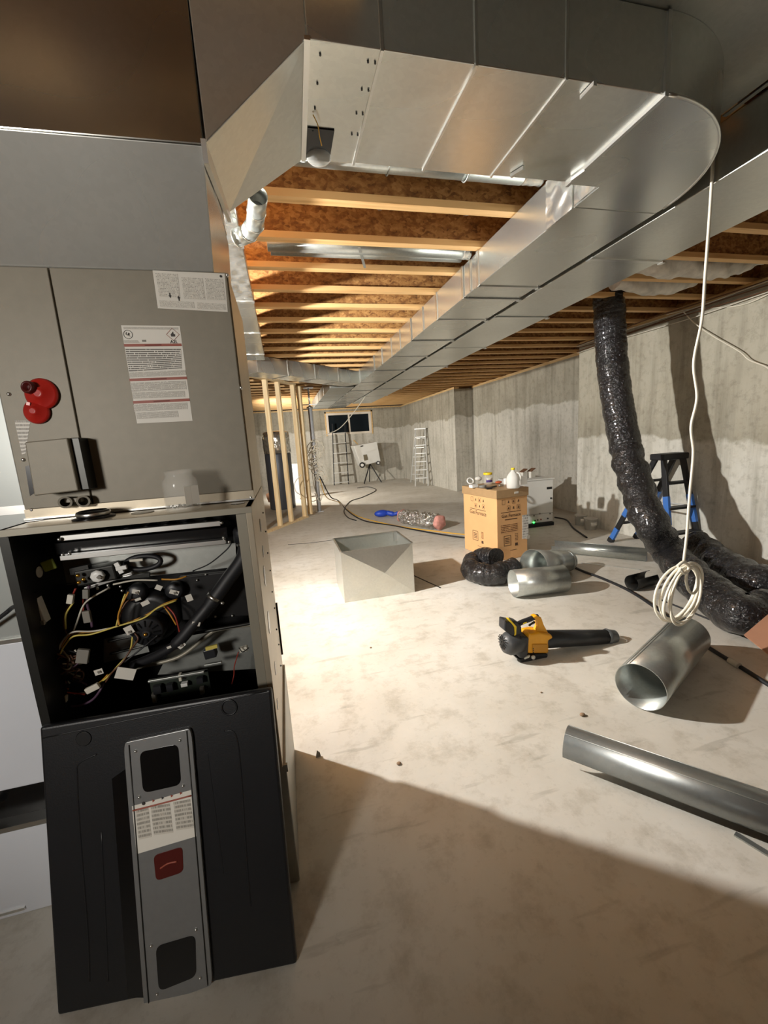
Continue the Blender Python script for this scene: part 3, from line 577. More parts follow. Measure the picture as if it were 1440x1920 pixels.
for cx, cy, w_, h_, rot, mm in ((447, 1055, .020, .009, .35, 'wire_white'), (310, 1105, .008, .010, -.2, 'wire_white'), (340, 625, .008, .014, -.3, 'wire_white'), (420, 710, .010, .018, .0, 'ink_grey'), (415, 600, .008, .014, -.15, 'ink_grey'), (400, 900, .016, .022, -.3, 'ink_grey')):
    p = C4(cx, cy, 1.33); MB().obox(p, Vector((math.cos(rot), 0, math.sin(rot)))*w_, (0, .006, 0), Vector((-math.sin(rot), 0, math.cos(rot)))*h_).build('connector', mm, fn, bevel=.002)
# wiring harness
W = [('wire_orange', [(620, 590), (585, 660), (570, 710), (575, 750)]), ('wire_brown', [(655, 625), (610, 640), (580, 700), (568, 755)]), ('wire_yellow', [(605, 600), (590, 640), (560, 760)]),
     ('wire_orange', [(855, 625), (780, 655), (700, 705), (600, 745), (540, 765), (430, 785), (345, 795), (305, 840), (285, 885)]), ('wire_yellow', [(850, 632), (760, 668), (690, 718), (560, 758), (440, 795), (355, 805), (312, 850), (290, 890)]),
     ('wire_white', [(560, 760), (450, 780), (350, 785), (300, 830), (280, 880)]), ('wire_red', [(800, 655), (840, 700), (860, 760), (875, 830)]), ('wire_orange', [(790, 660), (820, 700), (850, 750)]),
     ('wire_brown', [(650, 790), (665, 820), (630, 870), (590, 930), (540, 980), (510, 1025)]), ('wire_yellow', [(640, 805), (625, 880), (570, 945), (520, 1000), (480, 1030)]), ('wire_orange', [(520, 990), (490, 1020), (450, 1050)]),
     ('wire_white', [(245, 970), (255, 1020), (290, 1065), (340, 1082), (420, 1078)]), ('wire_red', [(250, 975), (265, 1030), (310, 1072), (410, 1085)]), ('wire_purple', [(265, 1115), (300, 1140), (370, 1142), (440, 1115), (480, 1070), (500, 1030)]),
     ('wire_white', [(520, 575), (440, 620), (400, 660), (370, 740), (350, 790)]), ('wire_brown', [(340, 640), (310, 700), (310, 760), (325, 800)]), ('wire_yellow', [(355, 640), (318, 700), (316, 770)]), ('wire_red', [(365, 575), (345, 620), (340, 640)]),
     ('wire_purple', [(430, 560), (420, 640), (435, 700), (445, 760)]), ('wire_red', [(405, 590), (402, 660), (410, 740)]), ('wire_orange', [(780, 530), (850, 530), (900, 515)]), ('wire_white', [(545, 555), (650, 535), (760, 535)]),
     ('black_rubber', [(285, 890), (330, 920), (380, 900), (430, 930)]), ('wire_purple', [(290, 880), (300, 960), (360, 1010), (420, 1040)]), ('black_rubber', [(600, 930), (700, 850), (760, 800)]), ('wire_brown', [(280, 900), (270, 950), (300, 1030), (330, 1060)])]
for i, (mm, pts) in enumerate(W):
    Y = 1.335 + .012*(i % 4); MB().tube(spline([C4(x, y, Y + .01*math.sin(x*.05+i)) for x, y in pts], 6), .0027 if mm != 'wire_purple' else .004, 6).build('wire', mm, fn)
for i in range(10):
    a = random.uniform(0, 6); pts = [(max(270, 335+40*math.cos(a+k)+random.uniform(-30, 30)), 960+18*k+random.uniform(-20, 20)) for k in range(-4, 4)]
    MB().tube(spline([C4(x, y, 1.345+random.uniform(-.02, .02)) for x, y in pts], 5), .0025, 6).build('wire', random.choice(['black_rubber', 'wire_purple', 'wire_brown', 'black_rubber', 'wire_white']), fn)

# ------------------------------------------------------------------ removed furnace door leaning in front
BL, BR, TL, TR = flo(100, 1922), flo(556, 1822), atY(65, 1370, 1.192), atY(513, 1279, 1.192)
BL.z = BR.z = .004; dn = ((BR-BL).cross(TL-BL)).normalized(); dc = (BL+BR+TL+TR)/4
fix = lambda p: p - dn*((p-dc).dot(dn))
BL, BR, TL, TR = map(fix, (BL, BR, TL, TR)); lowz = min(BL.z, BR.z)
def DP(x, y, off=0.): return onpl(x, y, dc, dn) + dn*off
dr = thing('furnace_door', ((BL.x+BR.x)/2, (BL.y+BR.y)/2, 0), 'black furnace door panel with silver centre strip leaning on the furnace', 'door panel')
sub_b = Vector((0, 0, 1))
MB().hexa([BL-dn*.024, BR-dn*.024, TR-dn*.024, TL-dn*.024], [BL, BR, TR, TL]).build('panel', 'door_black', dr, bevel=.008, segs=3)
def ptube(name, pts, r, m, par=dr, off=.0): return MB().tube(spline([DP(x, y, off) for x, y in pts], 6), r, 8).build(name, m, par)
ptube('embossed_rib', [(182, 1414), (148, 1432), (145, 1460), (150, 1560), (165, 1750), (168, 1840)], .0026, 'door_black', off=-.0008)
ptube('embossed_rib', [(190, 1560), (197, 1700), (203, 1840)], .0022, 'door_black', off=-.0008)
ptube('embossed_rib', [(420, 1370), (442, 1378), (452, 1450), (462, 1600), (470, 1700)], .0026, 'door_black', off=-.0008)
ptube('top_hem', [(80, 1384), (300, 1338), (500, 1296)], .0022, 'door_black', off=-.0008)
for pts in ([(210, 1460), (238, 1440), (285, 1870), (240, 1870)], [(368, 1425), (390, 1412), (420, 1640), (400, 1640)]):
    quad4(MB(), [DP(*pts[3], .0008), DP(*pts[2], .0008), DP(*pts[1], .0008), DP(*pts[0], .0008)], .002).build('flute', 'black_gloss' if pts[0][0] < 300 else 'door_black', dr)
def disc(px, py, r, m, name, off, par): MB().lathe([(r, 0), (r*.9, .002)], DP(px, py, off), dn, 24).build(name, m, par)
disc(157, 1385, .021, 'black_inner', 'grip_hole', .0, dr)
MB().tube([DP(430 + 14*math.cos(t), 1326 + 14*math.sin(t), .001) for t in [i*math.pi/10 for i in range(20)]], .0025, 6, closed=True).build('knockout_ring', 'door_black', dr)
def rounded(pts, k=.16, n=5):     # rounded quad from corner points
    P = [Vector(p) for p in pts]; out = []
    for i, p in enumerate(P):
        a = p.lerp(P[i-1], k); b = p.lerp(P[(i+1) % len(P)], k)
        for j in range(n+1):
            t = j/n; out.append((1-t)**2*a + 2*t*(1-t)*p + t*t*b)
    return out
def dplate(name, px, off, th, m, par, k=.16):
    pts = rounded([DP(x, y, off) for x, y in px], k); return MB().prism(pts, dn*th).build(name, m, par, bevel=.0012)
# the four corners run bottom-left, bottom-right, top-right, top-left
ts = dplate('trim_strip', [(274, 1886), (401, 1838), (361, 1362), (235, 1389)], .0015, .010, 'trim_silver', dr, .05)
for a, b in (((246, 1392), (283, 1878)), ((353, 1366), (392, 1838))): MB().tube([DP(*a, .0125), DP(*b, .0125)], .0015, 6).build('trim_groove', 'dark_metal', ts)
dplate('sight_window', [(272, 1482), (343, 1466), (337, 1390), (265, 1405)], .0115, .001, 'black_gloss', ts, .18)
dplate('sight_window', [(301, 1850), (371, 1822), (369, 1744), (295, 1766)], .0115, .001, 'black_gloss', ts, .18)
rw = dplate('red_window', [(296, 1645), (347, 1628), (345, 1580), (291, 1597)], .0115, .001, mat('red_window', '#4a1410', .35), ts, .2)
ptube('red_mark', [(304, 1621), (318, 1612), (335, 1608)], .0022, 'label_red', ts, .0128)
lb = quad4(MB(), [DP(260, 1595, .0118), DP(371, 1562, .0118), DP(361, 1476, .0118), DP(251, 1506, .0118)], .001)
lb = lb.build('warning_label', 'white_label', ts)
ptube('label_line', [(253, 1514), (305, 1501), (362, 1486)], .0022, 'label_red', lb, .0122)
for x, y in ((273, 1501), (291, 1496), (308, 1491), (325, 1487), (342, 1482)): MB().lathe([(.005, 0), (.004, .0008)], DP(x, y, .0118), dn, 3 if x > 280 else 12).build('hazard_mark', 'ink' if x in (273, 308) else 'label_red', lb)
for (x0, x1, dy) in ((258, 282, 0), (286, 322, -8), (328, 360, -17)):
    quad4(MB(), [DP(x0+6, 1568+dy, .0122), DP(x1+6, 1563+dy, .0122), DP(x1, 1508+dy*.9, .0122), DP(x0, 1514+dy*.9, .0122)], .0004).build('label_print', 'print_door', lb)
for x, y in ((258, 1404), (340, 1384), (346, 1468), (265, 1489), (287, 1765), (370, 1735), (378, 1825), (298, 1855)):
    MB().ball(DP(x, y, .012), .0042, seg=10, rings=6).build('screw', 'screw_metal', ts)

# ------------------------------------------------------------------ coil cabinet
CX0, CX1, CY0, CY1, CZ0, CZ1 = -.74, -.104, 1.39, 1.88, 1.338, 2.02
ev = thing('coil_cabinet', (-.42, 1.63, CZ0), 'grey evaporator coil cabinet with white labels above the open furnace', 'coil cabinet')
MB().box(CX0, CX1, CY0+.006, CY1, CZ0+.001, CZ1).build('body', 'furnace_side', ev, bevel=.002)
sx = -.566
MB().box(CX0, sx-.002, CY0-.004, CY0+.006, CZ0+.03, CZ1-.001).build('front_panel', 'cabinet_grey', ev, bevel=.002)
MB().box(sx+.002, CX1-.004, CY0-.004, CY0+.006, CZ0+.03, CZ1-.001).build('front_panel', 'cabinet_grey', ev, bevel=.002)
MB().box(CX0, CX1, CY0-.018, CY0+.004, CZ0+.001, CZ0+.006).build('bottom_flange', 'cleat_metal', ev)
MB().box(CX0, CX1, CY0-.008, CY0-.004, CZ0+.001, CZ0+.03).build('bottom_lip', 'furnace_side', ev)
YF = CY0-.0045
def A(x, y, d=0.): return atY(x, y, YF-d)
n1 = quad4(MB(), [A(296, 578), A(427, 585), A(421, 513), A(286, 507)], .001); n1 = n1.build('rating_plate', 'white_label', ev)
for q in ([(299, 556), (338, 558), (333, 514), (291, 512)], [(345, 560), (385, 562), (380, 522), (340, 520)], [(388, 562), (423, 563), (418, 524), (384, 522)], [(300, 575), (365, 578), (363, 566), (298, 563)], [(370, 579), (424, 581), (422, 570), (369, 567)]):
    quad4(MB(), [A(*p, .0008) for p in q], .0006).build('plate_print', 'print_plate', n1)
for x, y, dz in ((319, 556, 1), (335, 557, -1)):
    p = A(x, y, .0012); MB().prism([p+Vector((-.004, 0, .003*dz)), p+Vector((0, 0, -.004*dz)), p+Vector((.004, 0, .003*dz))], (0, -.0004, 0)).build('arrow_mark', 'ink', n1); MB().obox(p+Vector((0, 0, .006*dz)), (.0015, 0, 0), (0, .0004, 0), (0, 0, .004)).build('arrow_mark', 'ink', n1)
p = A(414, 518, .0010); MB().lathe([(.0035, 0), (.0035, .0005)], p, (0, -1, 0), 12).build('round_mark', 'ink', n1)
n2 = quad4(MB(), [A(257, 794), A(361, 789), A(337, 611), A(227, 610)], .001).build('hazard_label', 'white_label', ev)
for q in ([(233, 650), (341, 649), (340, 644), (232, 645)], [(243, 715), (351, 711), (350, 706), (242, 710)], [(250, 757), (356, 752), (355, 747), (249, 752)]):
    r_ = quad4(MB(), [A(*p, .0006) for p in q], .0006).build('red_bar', 'label_red', n2)
    m_ = Vector(A((q[0][0]+q[1][0])/2, (q[1][1]+q[3][1])/2, .0011)); MB().obox(m_, (.022, 0, .0005), (0, .0003, 0), (0, 0, .0016)).build('bar_print', mat('bar_dark', '#6b2a1c', .6), r_)
for q, mm in (([(242, 698), (341, 692), (339, 654), (235, 654)], 'print_bold'), ([(243, 708), (349, 703), (348, 694), (242, 699)], 'print_fine'), ([(247, 735), (350, 730), (348, 714), (244, 718)], 'print_fine'), ([(250, 748), (347, 744), (346, 733), (248, 736)], 'print_fine'), ([(252, 772), (352, 767), (351, 755), (250, 759)], 'print_fine'), ([(257, 786), (335, 782), (333, 770), (255, 774)], 'print_fine'), ([(232, 617), (334, 618), (334, 614), (231, 613)], 'print_fine'), ([(233, 643), (262, 643), (258, 638), (232, 638)], 'print_fine')):
    quad4(MB(), [A(*p, .0007) for p in q], .0006).build('label_print', mm, n2)
def outline(pts, r, m, par, name): MB().tube(pts, r, 5, closed=True).build(name, m, par)
c_ = A(324, 627, .0008); outline([c_+Vector((.0175, 0, 0)), c_+Vector((0, 0, .0175)), c_+Vector((-.0175, 0, 0)), c_+Vector((0, 0, -.0175))], .0007, 'label_red', n2, 'diamond_outline')
MB().prism([c_+Vector(q) for q in ((-.005, 0, -.006), (.005, 0, -.006), (.006, 0, 0), (.002, 0, .002), (.001, 0, .008), (-.003, 0, .003), (-.006, 0, 0))], (0, -.0005, 0)).build('flame_mark', 'ink', n2)
text('A2L', .012, A(326, 641, .0010), (1, 0, 0), (0, 0, 1), 'ink', 'lettering', n2)
c_ = A(240, 627, .0008); outline([c_+Vector((.0115*math.cos(t), 0, .0115*math.sin(t))) for t in [i*math.pi/10 for i in range(20)]], .0007, 'ink', n2, 'certification_ring')
text('UL', .011, c_-Vector((0, .0006, 0)), (1, 0, -.4), (.4, 0, 1), 'ink', 'lettering', n2)
MB().obox(A(270, 639, .001), (.005, 0, 0), (0, .0003, 0), (0, 0, .0026)).build('booklet_mark', 'ink_grey', n2)
# sticker, screws
q = quad4(MB(), [A(41, 852), A(48, 850), A(57, 788), A(27, 788)], .0008).build('side_sticker', 'print_fine', ev)
for x, y in ((426, 516), (452, 727), (17, 739), (44, 862), (60, 956), (470, 932)): MB().ball(A(x, y), .0055, seg=10, rings=6).build('screw', 'screw_metal', ev)
# refrigerant line caps
for x, y, r in ((79, 739, .043), (70, 772, .034)):
    rc = MB().lathe([(r, 0), (r, .004), (r*.85, .009), (r*.45, .012), (r*.35, .02), (r*.2, .022)], A(x, y), (-.1, -1, .05), 32).build('line_cap', 'red_plastic', ev)
p = A(60, 728, .012); MB().lathe([(.017, 0), (.017, .016), (.015, .019), (.010, .019), (.010, .004)], p, (-.25, -1, .1), 20).build('cap_plug', 'red_dark', ev)
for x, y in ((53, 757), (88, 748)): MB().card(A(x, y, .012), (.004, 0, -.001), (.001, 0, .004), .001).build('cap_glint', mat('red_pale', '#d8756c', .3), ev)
# grey cover box and drain ports on the left panel
f_ = [atY(x, y, 1.315) for x, y in ((64, 930), (147, 920), (126, 821), (46, 829))]
MB().hexa([p + Vector((0, .07, 0)) for p in f_], f_).build('cover_box', 'cabinet_grey', ev, bevel=.003)
MB().hexa([Vector((p.x+dx, 1.385, p.z)) for p, dx in zip((f_[1], f_[1], f_[2], f_[2]), (0, .022, .022, 0))], [Vector((p.x+dx, 1.33, p.z)) for p, dx in zip((f_[1], f_[1], f_[2], f_[2]), (0, .022, .022, 0))]).build('cover_side', 'dark_metal', ev, bevel=.002)
quad4(MB(), [A(56, 930), A(64, 925), A(55, 872), A(47, 875)], .004).build('cover_slot', 'black_gloss', ev)
for x, y in ((122, 942), (156, 940)): MB().pipe(atY(x, y, 1.35), atY(x, y, 1.388), .017, .005, 24).build('drain_port', 'pvc_grey', ev)
barC('port_web', (318, 150), (400, 145), 1.375, .012, .02, 'pvc_grey', ev)

# ------------------------------------------------------------------ plastic jar of screws on the furnace top
p = flo(345, 957, FZ1); jr = thing('plastic_jar', (p.x, p.y, FZ1), 'clear open plastic jar with a few screws on the furnace top', 'jar')
jc = Vector((p.x, p.y, FZ1+.001))
jp = [(.044, 0), (.047, .004), (.047, .078), (.045, .088), (.036, .098), (.0355, .104), (.0375, .106), (.0375, .116), (.0345, .116), (.034, .100), (.043, .086), (.0445, .077), (.0445, .007), (.001, .006)]
j = MB(); j.lathe(jp, jc, seg=32); j.f.pop(); j.sm.pop(); j.build('jar_body', 'clear_plastic', jr)
scr = MB()
for i in range(40):
    g, r = random.uniform(0, 6.28), random.uniform(.0, .036); a = jc + Vector((r*math.cos(g), r*math.sin(g), .010+.006*random.random())); d = Vector((random.uniform(-1, 1), random.uniform(-1, 1), random.uniform(-.2, .3))).normalized()*.009
    scr.cyl(a, a+d, .0022, .0012, 6)
tag(scr.build('loose_screws', 'screw_metal', jr), kind='stuff')
MB().card(jc+Vector((.034, -.032, .045)), (.016, .014, 0), (0, 0, .026), .0004).build('jar_label', 'white_label', jr)

# ------------------------------------------------------------------ return drop left of the furnace
rd = thing('return_drop', (-1.1, 1.66, 0), 'pale galvanised return air drop left of the furnace', 'duct')
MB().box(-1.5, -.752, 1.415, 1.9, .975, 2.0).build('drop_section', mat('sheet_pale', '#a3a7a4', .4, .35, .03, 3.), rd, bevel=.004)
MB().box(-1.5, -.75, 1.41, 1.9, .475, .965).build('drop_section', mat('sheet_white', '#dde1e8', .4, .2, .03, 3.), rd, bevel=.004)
MB().box(-1.5, -.75, 1.402, 1.9, .965, .978).build('drop_cleat', 'cleat_metal', rd)
MB().box(-1.5, -.745, 1.408, 1.42, 1.355, 1.38).build('drop_cleat', 'cleat_metal', rd)
MB().box(-1.5, -.75, 1.43, 1.9, .36, .475).build('filter_rack', 'black_gloss', rd)
MB().box(-1.5, -.75, 1.385, 1.9, .345, .362).build('rack_lip', 'cleat_metal', rd)
MB().box(-1.5, -.752, 1.415, 1.9, 0, .345).build('boot', 'sheet_white', rd, bevel=.004)
MB().box(-1.35, -1.0, 1.408, 1.416, .02, .03).build('boot_hem', 'cleat_metal', rd)
MB().ball((-1.02, 1.40, .42), .02, 1, .5, 1).build('rack_clip', 'cleat_metal', rd)
tag(MB().tube(spline([atY(-30, 1180, 1.38), atY(10, 1150, 1.37), atY(22, 1140, 1.36), Vector((FX0-.034, 1.30, atY(48, 1128, 1.33).z))], 8), .006, 8).build('power_cable', 'black_rubber'), 'black cable reaching into the left side of the furnace', 'cable')
# ================================================================== round pipe branches between the joists
def hanger(par, x, y, z0, z1): MB().box(x-.012, x+.012, y-.001, y+.001, z0, z1).build('hanger_strap', 'galvanised_dull', par)
rp = thing('round_branch_pipe', (.8, 2.1, 2.74), 'slim round metal pipe just behind the big duct, nearest of the branch pipes', 'pipe')
MB().pipe((.16, 2.10, 2.80), (1.33, 2.10, 2.80), .055, .002, 24).build('pipe', 'galvanised_pipe', rp)
MB().lathe([(.051, 0), (.054, .02), (.051, .04), (.054, .06), (.05, .09), (.055, .11)], (1.33, 2.10, 2.80), (1, 0, 0)).build('crimped_collar', 'foil', rp)
for x in (.62, 1.02): MB().tube([(x, 2.10+.060*math.cos(t), 2.80+.060*math.sin(t)) for t in [math.pi+i*math.pi/10 for i in range(11)]], .004, 4).build('hanger_strap', 'galvanised_dull', rp)
rp = thing('round_branch_pipe', (.7, 2.93, 2.62), 'round metal pipe strapped in the bay past the second visible joist', 'pipe')
MB().pipe((.04, 2.95, 2.79), (1.40, 2.95, 2.79), .05, .002, 28).build('pipe', 'galvanised_pipe', rp)
MB().lathe([(.052, 0), (.054, .02), (.051, .035), (.056, .055)], (1.385, 2.95, 2.79), (1, 0, 0)).build('crimped_collar', 'foil', rp)
rp2 = tag(MB().pipe((.06, 3.07, 2.81), (1.43, 3.07, 2.81), .045, .002, 24).build('round_branch_pipe', 'galvanised_pipe'), 'slimmer round metal pipe right behind the strapped one in the same bay', 'pipe')
MB().bar((.62, 2.86, 2.745), (.72, 3.17, 2.745), .018, .003).build('hanger_strap', 'galvanised_dull', rp)
eb = thing('pipe_elbow', (-.02, 2.3, 2.56), 'jointed metal pipe elbow dropping beside the coil cabinet', 'pipe elbow')
pts = [flo(484, 366, 2.63), flo(481, 395, 2.63), flo(478, 420, 2.62), flo(466, 437, 2.61), flo(444, 447, 2.60)]
for a, b in zip(pts[:-1], pts[1:]):
    d = (b-a); MB().pipe(a, b, .043, .002, 20).build('gore', 'galvanised_pipe', eb); MB().lathe([(.044, -.004), (.047, 0), (.044, .004)], b, d.normalized(), 20).build('bead', 'cleat_metal', eb)
for i, (x0, y0, x1, y1) in enumerate(((700, 394, 722, 438), (878, 405, 882, 447))):
    a, b = flo(x0, y0, 2.80), flo(x1, y1, 2.76)
    tag(MB().bar((a.x, 2.46, 2.78), (b.x, 2.78, 2.93), .02, .003).build('bridging_strap', 'galvanised_dull'), ('slanted metal bridging strap between the first two joists, left one', 'slanted metal bridging strap between the first two joists, right one near the trunk')[i], 'metal strap')
def rough_tube(path, r, seg, amp, freq, m, name, par=None, seed=0., corr=0., corrn=0):
    P = spline(path, 26); n = len(P)
    def wob(i, g):
        q = P[i]*freq + Vector((math.cos(g), math.sin(g), seed))*1.3
        return 1 + amp*noise.noise(q) + corr*math.sin(i*corrn)
    return MB().tube(P, r, seg, True, wob).build(name, m, par)
tag(rough_tube([(2.9, 3.04, 2.90), (3.1, 3.05, 2.83), (3.4, 3.06, 2.81), (3.9, 3.06, 2.82), (4.3, 3.06, 2.92)], .10, 20, .35, 9., 'white_insulation', 'insulated_duct'), 'white insulated flexible duct in the joist bay by the wall, larger one', 'flexible duct')
tag(rough_tube([(3.2, 3.50, 2.84), (3.5, 3.50, 2.81), (3.8, 3.5, 2.82), (4.1, 3.5, 2.90)], .09, 18, .35, 9., 'white_insulation', 'insulated_duct', seed=4.), 'white insulated flexible duct tuft in the next joist bay, smaller one', 'flexible duct')

# ================================================================== black flexible duct, main hose
HX = 3.38
main = [Vector((HX, 3.72, 2.98)), atX(1141, 535, HX), atX(1142, 570, HX), atX(1144, 620, HX), atX(1149, 690, HX), atX(1160, 770, HX), atX(1176, 850, HX), atX(1196, 920, HX-.02), atX(1222, 985, HX-.06)]
main += [flo(1252, 1032, .27), flo(1292, 1078, .19), flo(1340, 1118, .165), flo(1385, 1150, .165), Vector((3.06, 1.98, .165)), Vector((3.35, 1.97, .165)), Vector((3.9, 1.93, .165))]
fh = thing('flexible_duct', (main[10].x, main[10].y, 0), 'long glossy black flexible duct hanging from the ceiling to the floor', 'flexible duct')
def hose(path, r, name, par, seed, corr=.018):
    P = spline(path, 30); n = len(P); acc = [0.]
    for a, b in zip(P[:-1], P[1:]): acc.append(acc[-1]+(b-a).length)
    def wob(i, g):
        t = 1.2 if (acc[i] > 1.75 or seed) else .4
        return 1 + corr*math.sin(acc[i]*2*math.pi/.048)*.6 + t*.10*noise.noise(Vector((acc[i]*9, 1.2*math.cos(g), 1.2*math.sin(g)+seed))) + t*.05*math.sin(acc[i]*34+2*math.sin(g+seed))
    return MB().tube(P, r, 36, True, wob).build(name, 'flex_black', par)
hose(main, .146, 'hose', fh, 0.)
MB().lathe([(.152, -.03), (.156, 0), (.152, .03)], main[1]+Vector((0, 0, .12)), (0, 0, 1)).build('collar', 'black_rubber', fh)
sec = [flo(1300, 1020, .24), flo(1322, 1036, .20), flo(1360, 1062, .17), flo(1408, 1090, .16), Vector((3.72, 2.33, .16)), Vector((3.98, 2.36, .16)), Vector((4.22, 2.4, .16))]
sh = tag(hose(sec, .15, 'flexible_duct', None, 5.), 'shorter black flexible duct lying on the floor behind the long one', 'flexible duct')
# short curled black flex duct by the carton
cf = [flo(930, 1047, .20), flo(915, 1044, .19), flo(895, 1048, .14), flo(883, 1062, .11), flo(893, 1074, .11), flo(925, 1077, .11), flo(948, 1071, .11), flo(966, 1066, .11)]
cfl = thing('flexible_duct', (cf[4].x, cf[4].y, 0), 'short curled black flexible duct on the floor beside the carton', 'flexible duct')
hose(cf, .105, 'hose', cfl, 9., .055)
# ================================================================== hanging cable with coil
kx, ky, kz = 1.931, 1.60, .785
wr = thing('hanging_cable', (kx, ky, .5), 'white cable hanging from the ducts with a coiled end', 'cable')
wp = [atY(x, y, ky) for x, y in ((1337, 300), (1331, 400), (1322, 520), (1316, 600), (1301, 680), (1307, 745), (1296, 800), (1300, 850), (1293, 930), (1288, 1000), (1282, 1052))]
wp = [Vector((1.938, ky, 2.80))] + wp
MB().tube(spline(wp, 10), .0065, 8).build('strand', 'white_cable', wr)
cc = atY(1278, 1114, ky)
for i in range(6):
    rx, rz = .100+.008*(i % 3), .142+.006*((i*2) % 3); dy = -.02+.008*i; dx = .012*math.sin(i*2.1)
    pts = [cc + Vector((rx*math.cos(t)+dx + .03*math.sin(t), dy+.02*math.sin(t+i), rz*math.sin(t)-.012*(i % 2)+.01)) for t in [j*2*math.pi/32 for j in range(32)]]
    MB().tube(pts, .0065, 8, closed=True).build('coil_loop', 'white_cable', wr)
c2 = atY(1284, 1083, ky)-Vector((0, .04, 0)); MB().tube([c2 + Vector((.038*math.cos(t), .01*math.sin(t), .068*math.sin(t))) for t in [j*2*math.pi/24 for j in range(24)]], .0065, 8, closed=True).build('coil_loop', 'white_cable', wr)
MB().tube(spline([atY(1270, 1062, ky-.03), atY(1282, 1054, ky-.03), atY(1292, 1064, ky-.03), atY(1284, 1075, ky-.03), atY(1274, 1066, ky-.02)], 6), .008, 8).build('knot', 'white_cable', wr)

# ================================================================== cables along the right wall
for i in range(5):
    z = 2.60+.03*i; pts = [(4.44-.012*(i % 2), -2.5+k*.62, z+.012*math.sin(k*1.7+i*2)) for k in range(14)]
    tag(MB().tube(spline(pts, 5), .006, 6).build('wall_cable', 'wire_white' if i in (0, 3) else 'burlap'), ('lowest cable, pale, of the bundle along the top of the near wall', 'brown cable second from the bottom of the near wall bundle', 'brown cable in the middle of the near wall bundle', 'pale cable second from the top of the near wall bundle', 'topmost brown cable of the bundle along the near wall')[i], 'cable', 'cables along the top of the near wall')
tag(MB().tube(spline([atX(1500, 520, 4.45), atX(1440, 552, 4.455), atX(1390, 572, 4.46), atX(1330, 578, 4.46), atX(1290, 580, 4.46), atX(1250, 590, 4.46)], 8), .005, 6).build('white_cable', 'white_cable'), 'thin white cord running level near the top of the near wall', 'cord')
tag(MB().tube(spline([atX(1281, 584, 4.43), atX(1305, 608, 4.44), atX(1340, 632, 4.42), atX(1385, 658, 4.42), atX(1405, 675, 4.42), atX(1440, 690, 4.42), atX(1490, 730, 4.42)], 8), .006, 6).build('white_cable', 'white_cable'), 'thin white cord sagging down the near wall to the right', 'cord')

# ================================================================== loose sheet metal on the floor
p, q = flo(1200, 1288, .128), flo(1288, 1192, .128)
bp = thing('round_pipe', (p.x, p.y, 0), 'wide galvanised round pipe lying under the hanging cable coil', 'pipe')
MB().pipe(p, q, .125, .003, 56).build('pipe_wall', 'galvanised_pipe', bp)
d = (q-p).normalized(); up_ = Vector((0, 0, 1)); sd = d.cross(up_).normalized()
for g in (.95, 1.12): MB().tube([p - sd*.1265*math.cos(g)*1 + up_*.1265*math.sin(g), q - sd*.1265*math.cos(g) + up_*.1265*math.sin(g)], .0025, 6).build('lock_seam', 'galvanised_dull', bp)
p, q = flo(1062, 1392, .076), flo(1440, 1528, .076); q = q + (q-p)*.9; d = (q-p).normalized()
lp = thing('long_pipe', (p.x, p.y, 0), 'long dull galvanised pipe with open seam, nearest to the viewer', 'pipe')
MB().arcpipe(p, q, .075, -.35, 3.9, .003, 40).build('pipe_wall', 'pipe_dark', lp)
for g in (1.1, 2.2): MB().tube([p + (d.cross(up_).normalized()*math.cos(g) + up_*math.sin(g))*.0755, q + (d.cross(up_).normalized()*math.cos(g) + up_*math.sin(g))*.0755], .002, 6).build('rolled_edge', 'galvanised_dull', lp)
a = flo(1128, 1392, .13); MB().ball(a+Vector((0, -.02, .012)), .01, 1.2, .5, .8).build('sealant_spot', 'white_plastic', lp)
p, q = flo(1378, 1563, .004), flo(1440, 1601, .004)
tag(MB().bar(p, q + (q-p)*1.5, .022, .006).build('metal_strip', 'galvanised_dull'), 'flat metal strip sticking out beyond the long near pipe', 'metal strip')
p, q = flo(1037, 1022, .085), flo(1213, 1038, .085)
hp = tag(MB().arcpipe(p, q, .085, 2.6, 6.4, .003, 32).build('open_pipe', 'galvanised_pipe'), 'bright open galvanised half pipe on the floor below the blue step ladder', 'pipe')
p, q = flo(1184, 1093, .07), flo(1222, 1083, .07)
tag(MB().arcpipe(p, q, .07, 1.9, 7.0, .003, 32).build('open_pipe', 'dark_metal'), 'short rolled galvanised pipe piece, shade painted dark, beside the long black duct', 'pipe')  # dull galvanised metal, coloured dark because it faces the dark
a, b = flo(1090, 1055, .004), flo(1200, 1068, .004); tag(MB().bar(a, b, .012, .006).build('metal_rod', 'cleat_metal'), 'thin bright rod lying in front of the open half pipe', 'rod')
# large pipe with tapered wye piece
p, q = flo(962, 1094, .128), flo(1057, 1084, .128)
wy = thing('wye_pipe', (p.x, p.y, 0), 'wide round pipe with a tapered branch lying in front of the carton', 'pipe fitting')
MB().pipe(p, q, .125, .003, 48).build('barrel', 'galvanised_pipe', wy)
a, b = flo(1000, 1062, .17), flo(1058, 1052, .12); b = b + (b-a)*.1
MB().pipe(a, b, .17, .003, 40, .105).build('taper', 'galvanised_pipe', wy)
MB().lathe([(.108, -.02), (.114, 0), (.108, .02)], b, (b-a).normalized(), 36).build('ring', 'galvanised_pipe', wy)
